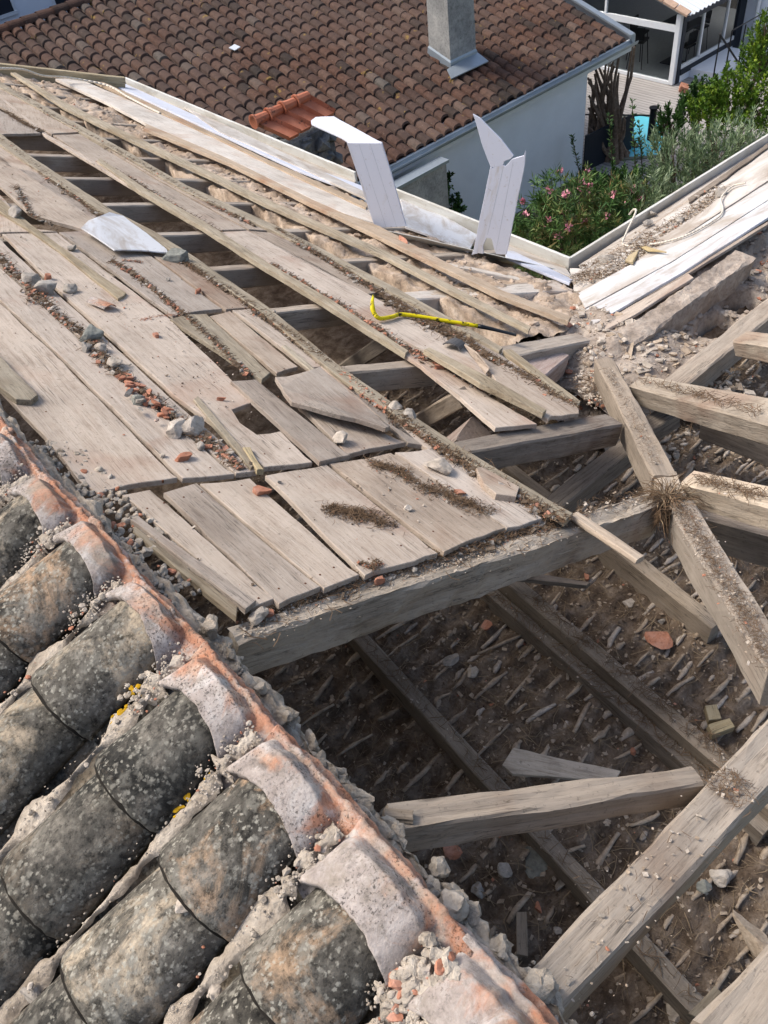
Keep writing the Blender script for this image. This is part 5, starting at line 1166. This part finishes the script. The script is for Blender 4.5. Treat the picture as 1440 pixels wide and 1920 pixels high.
needles(lambda x, y: A(x, y, -.024), [(450, 1185), (620, 1112), (830, 1052), (1040, 990)], .022, 250, 'mortar crust and grit along the top of the hewn beam', 320, 1600)
needles(lambda x, y: Zp(x, y, -1.03), [(1140, 700), (1120, 730), (1090, 740)], .05, 160, 'sticks and rubble in the pocket left of the valley beam', 321, 500)
# dry tuft at the valley joint
rr = random.Random(66); mb = MB(); tc_ = A(1250, 940, -.015)
for k in range(420):
    a = rr.uniform(0, 6.28); r0 = abs(rr.gauss(0, .03)); b = tc_ + np.array([math.cos(a) * r0, math.sin(a) * r0, rr.uniform(-.02, .03)]); d = unit([math.cos(a) + rr.gauss(0, .5), math.sin(a) + rr.gauss(0, .5), rr.gauss(.0, .5)]); L = rr.uniform(.03, .08)
    m_ = b + d * L * .5 + np.array([0, 0, .006]); e = b + d * L + np.array([0, 0, -.012]); mb.rod(b, m_, .0011, .001, 3, rr.choice((0, 1))); mb.rod(m_, e, .001, .0006, 3, 0)
for k in range(40):
    b = A(1248 + rr.uniform(-12, 12), 955, .0); mb.rod(b, b + np.array([rr.gauss(0, .015), rr.gauss(0, .015), -rr.uniform(.03, .12)]), .001, .0006, 3)
mb.build('dry_tuft', [M['twig'], M['twig_pale']], label='dry plant tuft hanging at the valley joint', cat='plant')

# ================================================================== single stones and tile pieces
def piece(nm, x, y, s, m, lab, cat='stone', pl=A, o=.0, el=(1.3, 1, .7), grp=None, box=False, ang=None, z=None, sub=ICO3, tilt=None):
    c = (Zp(x, y, z) if z is not None else pl(x, y, o)); n = UP if z is not None else (nA if pl is A else nB)
    k = np.linalg.norm(c - CC) / F * .5; r_ = s * k; c = c + np.array(n) * r_ * el[2] * .5
    if box:
        V, Fc = ICO2; P = V.copy()
        for q_ in range(9):
            a = rnd.uniform(0, 6.28); nn = unit([math.cos(a), math.sin(a), rnd.gauss(0, .25)]); d = rnd.uniform(.35, .75); P -= np.outer(np.maximum(P @ nn - d, 0), nn)
        for sg in (1, -1): nn = np.array([rnd.gauss(0, .06), rnd.gauss(0, .06), sg]); nn = unit(nn); P -= np.outer(np.maximum(P @ nn - .45, 0), nn)
        a = ang if ang is not None else rnd.uniform(0, 6.28); tn = unit(np.array(n) + (np.array(tilt) if tilt else 0)); t = np.array([math.cos(a), math.sin(a), 0]); ex = unit(t - t.dot(tn) * tn); ey = np.cross(tn, ex)
        P = P * np.array([el[0], el[1], el[2] * 1.6]) * r_ * 1.35; P = P + np.array([[nz(*(p * 90)) for _ in (0, 1, 2)] for p in P]) * r_ * .04
        return mk(nm, c + P @ np.array([ex, ey, tn]), Fc, M[m], lab, cat, grp)
    V, Fc = rock(c, r_ * el[0], r_ * el[1], r_ * el[2], rot=ang, sub=sub); return mk(nm, V, Fc, M[m], lab, cat, grp)
ST = [(30, 408, 30, 'stone', 'grey stone on the plank at the left edge'), (136, 468, 18, 'stone', 'small flat grey stone left of the white sheet'), (330, 489, 38, 'slatey', 'dark flat stone touching the white sheet'),
 (315, 525, 9, 'stone', 'tiny grey pebble below the white sheet'), (85, 548, 34, 'stone', 'grey stone in the debris trail, topmost of its stones'), (60, 530, 34, 'stone', 'pale stone at the top of the thick debris trail'), (132, 545, 24, 'stone', 'flat stone on the plank beside the debris trail'),
 (170, 632, 40, 'slatey', 'angular dark stone in the middle of the debris trail'), (160, 655, 24, 'stone', 'grey stone just under the angular dark one'), (186, 657, 24, 'stone_pale', 'light stone just right of the angular dark one'), (215, 685, 30, 'stone_pale', 'pale stone above the orange chips'),
 (262, 755, 28, 'slatey', 'dark stone left of the orange chips'), (330, 812, 40, 'stone_pale', 'left pale boulder at the foot of the debris trail'), (358, 808, 46, 'stone_pale', 'biggest pale boulder at the foot of the debris trail'), (375, 838, 20, 'stone', 'small stone under the biggest pale boulder'),
 (305, 856, 10, 'stone_pale', 'tiny pebble near the end of the wide plank'), (636, 830, 32, 'stone_pale', 'whitish stone on the diagonal rough plank'), (769, 784, 30, 'stone', 'grey stone in the litter right of the orange dust'), (740, 770, 28, 'stone_pale', 'pale stone in the litter right of the orange dust'),
 (820, 880, 48, 'stone_pale', 'large whitish stone on the lowest panel'), (764, 955, 16, 'stone_pale', 'small white pebble beside the needle pile'), (935, 915, 24, 'stone', 'stone next to the pale wood chunk'), (1176, 1132, 28, 'stone_pale', None), (523, 905, 10, 'stone', 'tiny stone at the top of the widest lowest plank'),
 (484, 1160, 34, 'stone_pale', 'pale stone on the left end of the hewn beam'), (850, 1240, 0, '', None)]
for x, y, s, m, lb in ST:
    if s and lb: piece('stone', x, y, s, m, lb, el=(1.3, 1, .75), o=.002 if y < 1100 else -.02)
TC = [(490, 922, 36, 'orange brick piece on the third lowest plank', (1.1, .7, .35)), (291, 630, 18, 'small orange chip on the wide holed plank', (1.2, .7, .4)), (372, 548, 24, 'thin red chip by the needle line', (1.2, .3, .3)), (415, 750, 18, 'dark red chip above the jagged hole', (1.1, .4, .4)),
 (345, 690 + 170, 30, 'orange brick chunk at the foot of the debris trail', (1.3, .6, .4)), (835, 690, 46, 'long orange tile shard on the long broken plank', (1.2, .22, .2)), (860, 923, 28, 'orange tile chip beside the large whitish stone', (1.1, .8, .2)), (714, 1090, 28, 'upright orange shard on the hewn beam', (.9, .6, .5)),
 (858, 612, 18, 'orange crumb touching the crowbar shaft', (1, .8, .5)), (690, 607, 14, 'orange crumb left of the crowbar hook', (1, .8, .5)), (1008, 717, 14, 'orange crumb on the split plank end', (1, .7, .5)), (505, 1150, 24, 'pinkish chip beside the pale stone on the hewn beam', (1.2, .9, .4)),
 (755, 457, 30, 'orange bracket shaped chip on the fresh batten', (1.2, .6, .5)), (88, 522, 22, 'red brick chip at the top of the thick debris trail', (.5, .7, .5))]
for x, y, s, lb, el in TC: piece('tile_chip', x, y, s, 'terra', lb, 'tile chip', el=el, box=True, o=.002 if y < 1080 else -.02)
# chips in trail centre
rr = random.Random(9)
for k in range(26): piece('tile_shard', rr.gauss(275, 26), 0, 0, 'terra', '') if False else None
for k in range(30):
    t_ = rr.random(); x = 235 + 95 * t_ + rr.gauss(0, 9); y = 715 + 80 * t_ + rr.gauss(0, 9)
    piece('tile_shard', x, y, rr.uniform(12, 24), rr.choice(('terra', 'terra', 'pinkwood', 'stone')), 'broken tile shard in the heap of orange shards on the debris trail', 'tile shard', el=(1.2, .6, .25), grp='shards in the debris trail', box=True, o=rr.uniform(.003, .016), tilt=(rr.gauss(0, .3), rr.gauss(0, .3), 0))
# curved tile fragment at (190,575)
def frag(x, y, wpx, lab, mat='closure', yaw=0.3, ln=1.2, pl=A):
    c = pl(x, y, .0); k = np.linalg.norm(c - CC) / F * wpx; V = []; nu, nv = 9, 7; d = unit([math.cos(yaw), math.sin(yaw), 0]); n = nA if pl is A else UP; d = unit(d - d.dot(n) * n); s_ = np.cross(n, d)
    for t_ in (0, .12):
        for i in range(nu):
            for j in range(nv):
                a = math.pi * (.18 + .64 * j / (nv - 1)); r_ = k * .5 * (1 - t_ * 1.0)
                V.append(c + d * (i / (nu - 1) - .5) * k * ln * (1 + .12 * nz(j * 1.3 + x)) + s_ * r_ * math.cos(a) + n * (r_ * math.sin(a) * .75 - k * .06))
    m = nu * nv; Fc = []
    for i in range(nu - 1):
        for j in range(nv - 1): q = i * nv + j; Fc += [[q, q + 1, q + nv + 1, q + nv], [m + q, m + q + nv, m + q + nv + 1, m + q + 1]]
    br = [i * nv for i in range(nu)] + [(nu - 1) * nv + j for j in range(1, nv)] + [i * nv + nv - 1 for i in range(nu - 2, -1, -1)] + [j for j in range(nv - 2, 0, -1)]
    Fc += [[br[i], br[(i + 1) % len(br)], br[(i + 1) % len(br)] + m, br[i] + m] for i in range(len(br))]
    return mk('tile_fragment', V, Fc, M[mat], lab, 'tile fragment', smooth=False)
frag(190, 575, 34, 'curved red and white tile fragment left of the orange dust', yaw=1.9, ln=1.25); frag(851, 652, 42, 'dark curved slate coloured tile fragment below the crowbar', 'darkfrag', yaw=.35, ln=.8)
# attic floor pieces
fl = FZ + .015
for x, y, s, lb, el, m in ((1233, 1197, 62, 'largest orange tile piece on the attic floor', (1, .75, .12), 'terra'), (910, 1175, 26, 'small orange piece near the upper joists', (1, .8, .3), 'terra'), (841, 1597, 34, 'orange tile piece beside the broken loose beam', (1.1, .8, .2), 'terra'), (1008, 1702, 18, 'small orange chip beside the wood offcut', (1, .8, .4), 'terra'), (1100, 1083, 16, 'orange crumb beyond the brown board', (1, .8, .5), 'terra'), (1186, 1408, 18, 'orange chip near the broken board', (1, .8, .4), 'terra')):
    piece('tile_piece', x, y, s, m, lb, 'tile piece', el=el, box=True, z=floor_h(*Zp(x, y, fl)[:2]) + .012)
for x, y, s, lb, el, m in ((1000, 1620, 64, 'large flat grey slate on the attic floor', (1.1, .75, .2), 'slatey'), (948, 1632, 30, 'grey stone left of the large slate', (1, .9, .6), 'stone'), (898, 1672, 30, 'grey stone at the foot of the rubble wall', (1, .9, .6), 'stone'), (845, 1238, 36, 'triangular grey stone in the dark part of the attic', (1, .7, .3), 'stone'), (885, 1262, 26, 'pale stone beside the triangular grey one', (1, .9, .6), 'stone_pale'), (1180, 1131, 26, 'white chip between the joist and the valley beam', (1, .8, .3), 'stone_pale'), (1237, 1128, 26, 'pale curved shard right of the white chip', (1.3, .4, .3), 'stone_pale'), (1320, 1665, 28, 'bluish grey stone right of the heavy beam', (1, .9, .7), 'slatey'), (1350, 1648, 40, 'squarish beige stone near the right edge', (1, .9, .7), 'stone_pale'), (1050, 1662, 22, 'small grey stone right of the large slate', (1, .9, .7), 'stone'), (1410, 1760, 70, 'long pale stone by the right edge', (1.4, .6, .6), 'plaster'), (1045, 1746, 16, 'white pebble beside the plaster nib', (1, .8, .5), 'stone_pale'), (1262, 1895, 40, 'pale shell like shard near the bottom edge', (1.3, .6, .3), 'stone_pale')):
    piece('stone', x, y, s, m, lb, 'stone', el=el, z=floor_h(*Zp(x, y, fl)[:2]) + .008)
# bigger plaster lumps on the floor right
for k in range(90):
    x, y = rr.uniform(0.4, 2.9), rr.uniform(-.6, 2.4)
mb = MB()
for k in range(150):
    x, y = rr.uniform(0.3, 3.0), rr.uniform(-.8, 1.38); s = rr.uniform(.006, .018); mb.add(*rock((x, y, floor_h(x, y) + s * .2), s * rr.uniform(1, 1.8), s, s * .6, rot=rr.gauss(0, .3), sub=ICO2, r=rr), 0 if rr.random() < .8 else 1)
mb.build('plaster_lumps', [M['plaster'], M['stone']], label='plaster lumps strewn over the attic floor', cat='plaster', kind='stuff')

# ================================================================== ridge wall under the tiles
def rw(sv, y):
    """sv 0..1 from the tile side over the head and down the inner face"""
    vd = noise.voronoi(Vector((y * 26, sv * 22, .3)))[0][0]; vd2 = noise.voronoi(Vector((y * 60, sv * 50, .9)))[0][0]
    n1 = .022 * nz(y * 9, sv * 6, 2) + .020 * (.45 - vd) + .009 * (.4 - vd2) + .004 * nz(y * 80, sv * 30, 7)
    if sv < .3: f = sv / .3; return (.13 + f * .085 + n1 * .5, y, -.055 - .03 * f + n1)
    f = (sv - .3) / .7; return (.215 - .03 * f + n1 * 1.2 + (.02 if f > .4 else 0), y, -.085 - f * 1.2)
ns, ys = 120, np.arange(-.45, 2.6, .008); V = [rw(j / (ns - 1), y) for y in ys for j in range(ns)]
mk('ridge_wall', V, [[i * ns + j, (i + 1) * ns + j, (i + 1) * ns + j + 1, i * ns + j + 1] for i in range(len(ys) - 1) for j in range(ns - 1)], M['mortar'], 'crumbling mortar wall under the ridge tiles', 'wall', smooth=True)
sheet('ridge_wall_far', [(.18, 2.58, -.1), (.18, 8.1, -.1), (.18, 8.1, -1.4), (.18, 2.58, -1.4)], M['rubble_grey'])
rr = random.Random(55); mb = MB()
for k in range(90):
    y = rr.uniform(-.3, 1.35); s = rr.uniform(.010, .024); x = rr.gauss(.205, .010) - (.02 if y > 1 else 0); mb.add(*rock((x, y, -.085 - rr.random() * .05), s * 1.3, s, s * .9, sub=ICO3, chip=.6, r=rr), 0)
for k in range(260):
    y = rr.uniform(-.3, 1.35); s = rr.choice((.002, .003, .004, .005, .007)) * rr.uniform(.8, 1.3); x = rr.uniform(.165, .205)
    mb.add(*rock((x, y, rw(.3 * (x - .13) / .085, y)[2] + s * .3), s * 1.2, s, s * .8, sub=ICO2, r=rr), rr.choices((0, 1, 2), (7, 4, .5))[0])
for k in range(420):
    y = rr.uniform(1.05, 1.75); s = rr.uniform(.003, .011); x = rr.uniform(.19, .30) ; mb.add(*rock((x, y, zA(x) - .012 + rr.random() * .012), s * 1.2, s, s * .8, sub=ICO2, r=rr), rr.choices((0, 1, 2), (7, 4, 1))[0])
mb.build('mortar_rubble', [M['mortar'], M['stone'], M['terra']], label='grey mortar lumps between the tiles and the planks', cat='rubble', kind='stuff')

# ================================================================== canal tiles of the near slope
TCN = .32; XR = .172
zC = lambda x: -(XR - x) * TCN
nC = unit((-TCN, 0, 1)); eC = unit((1, 0, TCN))
def tile_cover(y, x_lo, L, r_lo, r_hi, mat, label, lift=.018, name='canal_tile', yaw=0):
    """half-round cover tile, wide lip at the lower (near) end"""
    sd = rnd.random() * 50; nu, nv = 26, 23; V = []; th = .012
    for layer in (0, 1):
        for i in range(nu):
            f = i / (nu - 1); rr_ = r_lo + (r_hi - r_lo) * f - layer * th; cx = x_lo + L * f
            for j in range(nv):
                a = math.pi * (-.02 + 1.04 * j / (nv - 1)); rad = rr_ * (1 + .02 * nz(f * 3 + sd, j * .3)) + .0006 * nz(f * 9 + sd, j * .7, 3) + .0007 * nz(f * 25 + sd, j * 1.4, 3)
                e = (.005 * nz(j * .6 + sd, 4) + .003 * nz(j * 2.6 + sd, 9) if i == 0 else 0)
                lipround = -.0035 if i == 0 and layer == 0 else 0
                p = np.array([cx, y + yaw * (f - .5), zC(cx)]) + eC * e + np.array([0, 1, 0]) * rad * math.cos(a) + nC * (max(-.02, (rad * .80) * math.sin(a)) + lift * (1 - f) + lipround + .004)
                V.append(p)
    m = nu * nv; Fc = []
    for i in range(nu - 1):
        for j in range(nv - 1): q = i * nv + j; Fc += [[q, q + nv, q + nv + 1, q + 1], [m + q, m + q + 1, m + q + nv + 1, m + q + nv]]
    br = [i * nv for i in range(nu)] + [(nu - 1) * nv + j for j in range(1, nv)] + [i * nv + nv - 1 for i in range(nu - 2, -1, -1)] + [j for j in range(nv - 2, 0, -1)]
    Fc += [[br[i], br[i] + m, br[(i + 1) % len(br)] + m, br[(i + 1) % len(br)]] for i in range(len(br))]
    o_ = mk(name, V, Fc, mat, label, 'roof tile', 'weathered canal tiles of the near slope', smooth=True, frame=((x_lo, y, zC(x_lo)), eC, (0, 1, 0), nC))
    # thin near-black strip following the arc just under the lip
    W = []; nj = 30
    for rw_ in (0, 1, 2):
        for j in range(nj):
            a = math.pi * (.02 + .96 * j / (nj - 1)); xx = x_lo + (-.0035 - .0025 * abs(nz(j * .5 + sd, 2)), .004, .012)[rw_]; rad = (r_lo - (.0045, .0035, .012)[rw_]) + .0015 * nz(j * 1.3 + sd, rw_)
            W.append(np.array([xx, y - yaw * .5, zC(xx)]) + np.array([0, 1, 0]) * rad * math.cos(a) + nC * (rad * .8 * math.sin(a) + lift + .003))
    mk('lip_line', W, [[r2 * nj + j, r2 * nj + j + 1, (r2 + 1) * nj + j + 1, (r2 + 1) * nj + j] for r2 in (0, 1) for j in range(nj - 1)], M['lip_dark'], parent=o_, smooth=True)
    return o_
def trough(y, x_lo, x_hi, label):
    V = []; nu, nv = 40, 13
    for layer in (0, 1):
        for i in range(nu):
            x = x_lo + (x_hi - x_lo) * i / (nu - 1); st = .007 * (1 - ((x - x_lo) / .17) % 1)
            for j in range(nv):
                a = math.pi * (1.05 + .9 * j / (nv - 1)); V.append(np.array([x, y, zC(x)]) + np.array([0, 1, 0]) * .062 * math.cos(a) + nC * (.045 * math.sin(a) + .030 + st - layer * .01 + .0015 * nz(x * 40, a * 4, y)))
    m = nu * nv; Fc = []
    for i in range(nu - 1):
        for j in range(nv - 1): q = i * nv + j; Fc.append([q, q + 1, q + nv + 1, q + nv])
    return mk('channel_tile', V[:m], Fc, M['tile_grey'], label, 'roof tile', 'channel tiles between the cover tiles', smooth=True, frame=((x_lo, y, zC(x_lo)), eC, (0, 1, 0), nC))
YK = [-.05, .145, .343, .537, .735, .950, 1.155, 1.345, 1.55, 1.75]
XL = [(.069, -.105, -.27), (.069, -.105, -.27), (.069, -.105 + .07, -.20), (.084, -.041, -.215), (.089, -.039, -.222), (.112, -.044, -.22), (.105, -.05, -.22), (.096, -.06, -.23), (.10, -.05, -.22), (.10, -.05, -.22)]
colw = ['closest to the bottom edge', 'second from the bottom edge', 'third from the bottom edge', 'fourth from the bottom edge', 'fifth from the bottom edge', 'sixth from the bottom edge', 'seventh from the bottom edge', 'eighth from the bottom edge', 'ninth from the bottom edge', 'tenth from the bottom edge']
tm = ['tile_warm', 'tile_grey', 'tile_warm', 'tile_warm', 'tile_grey', 'tile_beige', 'tile_warm', 'tile_beige', 'tile_grey', 'tile_grey']
for k, y in enumerate(YK):
    a, b, c = XL[k]; jj = rnd.uniform(-.003, .003)
    rws = [(b, a - b + .05, 'upper'), (c, b - c + .045, 'middle'), (c - .17, .17 + .045, 'lower')]
    for q, (x0_, L_, nm_) in enumerate(rws):
        if k == 0 and q: continue
        mt = tm[k] if q == 0 else rnd.choice(('tile_grey', 'tile_grey', 'tile_warm', 'tile_beige'))
        if k == 4: mt = 'tile_grey'
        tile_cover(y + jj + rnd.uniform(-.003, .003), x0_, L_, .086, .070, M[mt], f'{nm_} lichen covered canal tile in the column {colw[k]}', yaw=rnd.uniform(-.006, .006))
    if k < len(YK) - 1: trough((y + YK[k + 1]) / 2, -.46, .10, f'dark channel tile between the tile columns {colw[k].split(" from")[0].split(" to")[0]} and {colw[k + 1].split(" from")[0]} from the bottom edge')
# closure (ridge) tiles: flat at the ridge, humped over each cover column
def closure(y0, y1, yc, xlip, label, seed):
    V = []; nu, nv = 36, 40; th = .016; rj = random.Random(int(seed * 100)); zj = rj.uniform(-.004, .005); xj = rj.uniform(-.009, .008); sk = rj.uniform(-.06, .06)
    for layer in (0, 1):
        for i in range(nu):
            f = i / (nu - 1)
            xx_hi = XR + .006 + .004 * nz(seed, 3); 
            for j in range(nv):
                g_ = j / (nv - 1); y = y0 + (y1 - y0) * g_
                u = (y - yc) / (.098 - .024 * f)
                hump = math.sqrt(max(0, 1 - u * u)) if abs(u) < 1 else 0
                hump = hump ** .85
                xl = xlip - .030 + .040 * hump ** 1.2 + .003 * nz(y * 30, seed) + .002 * nz(y * 120, seed)
                x = xl + (xx_hi + xj + sk * (y - yc) + .005 * nz(y * 45, seed, 3) + .003 * nz(y * 110, seed, 4) - xl) * f
                z = zC(x) * 1 + (.054 * hump * (1 - .35 * f) * (1 if f < .66 else max(0, 1 - ((f - .66) / .20)) ** .7) + .017 - .005 * f) + zj + (.007 * math.exp(-((u - .80) / .13) ** 2) * (1 - f) * (1 if f > .05 else 0)) * 1.0 + .006 * f
                # rim at ridge and overlap roll at the near side
                if f > .86: z += .004 * math.sin((f - .86) / .14 * math.pi)
                z += .004 * g_
                z += .0009 * nz(x * 14, y * 14, seed) + .0008 * nz(x * 90, y * 90, seed)
                V.append((x + .0015 * nz(y * 60, seed, f > .5), y, z - layer * th))
    m = nu * nv; Fc = []
    for i in range(nu - 1):
        for j in range(nv - 1): q = i * nv + j; Fc += [[q, q + nv, q + nv + 1, q + 1], [m + q, m + q + 1, m + q + nv + 1, m + q + nv]]
    br = [i * nv for i in range(nu)] + [(nu - 1) * nv + j for j in range(1, nv)] + [i * nv + nv - 1 for i in range(nu - 2, -1, -1)] + [j for j in range(nv - 2, 0, -1)]
    Fc += [[br[i], br[i] + m, br[(i + 1) % len(br)] + m, br[(i + 1) % len(br)]] for i in range(len(br))]
    return mk('closure_tile', V, Fc, M['closure'], label, 'roof tile', 'whitish orange closure tiles along the ridge', smooth=True, frame=((XR, (y0 + y1) / 2, 0), (1, 0, 0), (0, 1, 0), (0, 0, 1)))
for k, y in enumerate(YK):
    lo = (YK[k - 1] + y) / 2 if k else y - .1; hi = (y + YK[k + 1]) / 2 if k < len(YK) - 1 else y + .1
    closure(lo - .012 - .02, hi - .012, y, XL[k][0], f'whitish orange closure tile at the ridge over the column {colw[k]}', 10 + k * 3.3)
# lower terracotta strip under the closure tiles (old ridge bedding)
V = []; 
for i, yv in enumerate(np.arange(-.5, 2.6, .008)):
    e_ = .010 * nz(yv * 5, 1) + .008 * nz(yv * 16, 4) + .004 * nz(yv * 60, 2); V += [(XR - .01, yv, -.006), (XR + .012 + e_, yv, -.016 + .006 * nz(yv * 9)), (XR + .013 + e_, yv, -.03), (XR - .01, yv, -.04)]
nn = len(V) // 4
mk('bedding_tiles', V, [[i * 4 + j, i * 4 + j + 1, (i + 1) * 4 + j + 1, (i + 1) * 4 + j] for i in range(nn - 1) for j in range(3)], M['closure'], 'thin line of orange bedding tiles under the ridge edge', 'tile')
# mortar fillets beside the columns
def fillet(pts, wd, lab, seed, h=.008):
    P = [np.array(p) for p in pts]; V = []; K = 150; nv = 21
    for i in range(K + 1):
        f = i / K * (len(P) - 1); a = min(int(f), len(P) - 2); p = P[a] + (P[a + 1] - P[a]) * (f - a); w_ = wd * (.7 + .5 * nz(i * .13, seed)) * (.75 + .55 * i / K) * math.sin(math.pi * min(.98, max(.02, i / K))) ** .3 * max(.15, .75 + 1.1 * nz(i * .11, seed * 3))
        for j in range(nv):
            v = (j / (nv - 1) - .5) * 2; V.append(p + np.array([0, v * w_ + v * .006 * nz(p[0] * 45, seed) + v * .003 * nz(p[0] * 160, seed), 0]) + nC * (h * (1 - v * v) + .0022 * nz(p[0] * 30, v * w_ * 30 + p[1] * 30, seed) + .0035 * (.45 - noise.voronoi(Vector((p[0] * 85, (p[1] + v * w_) * 85, seed)))[0][0]) + .0015 * nz(p[0] * 260, v * w_ * 260, seed) - .004))
    mk('mortar_fillet', V, [[i * nv + j, (i + 1) * nv + j, (i + 1) * nv + j + 1, i * nv + j + 1] for i in range(K) for j in range(nv - 1)], M['mortar'], lab, 'mortar', 'mortar fillets between the tiles', smooth=True)
def PC(x, y, o=0): return np.array([x, y, zC(x)]) + nC * o
for k in range(len(YK) - 1):
    ym = YK[k] + .088
    fillet([PC(-.42, ym + .012, .026), PC(-.2, ym + .010, .030), PC(XL[k][0] - .03, ym + .008, .034), PC(.095, ym + .008, .048), PC(.150, ym + .010, .034)], .030, f'mortar strip along the tile column {colw[k]}', k * 7.7)
    # crumbs on it
rr = random.Random(91); mb = MB()
for k in range(2600):
    q = rr.randrange(len(YK) - 1); x = rr.choice((rr.uniform(-.4, .14), rr.uniform(.04, .155))); y = YK[q] + .098 + rr.gauss(0, .013 if x < .05 else .018); s = rr.uniform(.0008, .003) if rr.random() < .93 else rr.uniform(.003, .008)
    if x < 0 and rr.random() < .4: continue
    mb.add(*rock(PC(x, y, .040 + (.010 if .05 < x < .12 else -.002 if x > .13 else 0)), s * 1.2, s, s * .8, sub=ICO1, r=rr), rr.choices((0, 1, 2), (8, 3, .7))[0])
for k in range(130):
    x = rr.uniform(.06, .15); y = rr.uniform(.19, .26); s = rr.uniform(.004, .011); mb.add(*rock(PC(x, y, .048), s * 1.2, s, s * .8, sub=ICO2, r=rr), rr.choices((0, 1, 2), (8, 3, .7))[0])
mb.build('mortar_crumbs', [M['mortar'], M['stone_pale'], M['terra']], label='mortar crumbs in the gutters of the canal tiles', cat='crumbs', kind='stuff')
# lone lumps on tiles
def Cp(x, y, o):
    r_ = ray(x, y); s = (o - TCN * XR - CH) / (r_[2] - TCN * r_[0]); return CC + r_ * s
for x, y, s, m, lb, o in ((340, 1700, 36, 'stone_pale', 'mortar lump stuck on the fourth tile column', .075), (405, 1856, 34, 'stone_pale', 'flat white flake in the channel near the bottom edge', .03), (58, 1860, 44, 'stone', 'bluish white stone at the bottom left corner', .03), (808, 1672, 0, '', '', 0), (83, 1050, 16, 'stone', 'small grey stone beside the upper left closure tile', .03)):
    if not s: continue
    c = Cp(x, y, o); k = np.linalg.norm(c - CC) / F * .5; V, Fc = rock(c, s * k * 1.3, s * k * .8, s * k * .4, sub=ICO3); mk('mortar_lump', V, Fc, M[m], lb, 'lump')
rr = random.Random(92); mb = MB()
for x, y, n in ((258, 1295, 8), (225, 1355, 26), (240, 1340, 12), (322, 1525, 8), (358, 1505, 6), (392, 1455, 4)):
    for k in range(n):
        c = Cp(x + rr.gauss(0, 9), y + rr.gauss(0, 9), .034); s = rr.uniform(.002, .006); mb.add(*rock(c, s * 1.5, s, s * .35, sub=ICO2, r=rr))
mb.build('yellow_lichen', M['lichen_y'], label='yellow lichen patches beside the fifth tile column', cat='lichen', kind='stuff')
# big rubble stones on the wall right of tiles
for x, y, s, m, lb in ((850, 1690, 70, 'stone_pale', 'large white angular mortar block beside the lower tiles'), (395, 1175, 60, 'mortar', 'mortar block at the left end of the hewn beam'), (490, 1290, 34, 'mortar', 'mortar stone at the tile edge above the dark hole'), (530, 1345, 44, 'mortar', 'larger mortar stone at the tile edge above the dark hole'), (275, 1035, 30, 'stone', 'grey stone in the gravel left of the outermost strip')):
    c = Zp(x, y, -.06); k = np.linalg.norm(c - CC) / F * .5; V, Fc = rock(c, s * k * .9, s * k * .8, s * k * .7, sub=ICO3, chip=.5); mk('mortar_block', V, Fc, M[m], lb, 'mortar block')
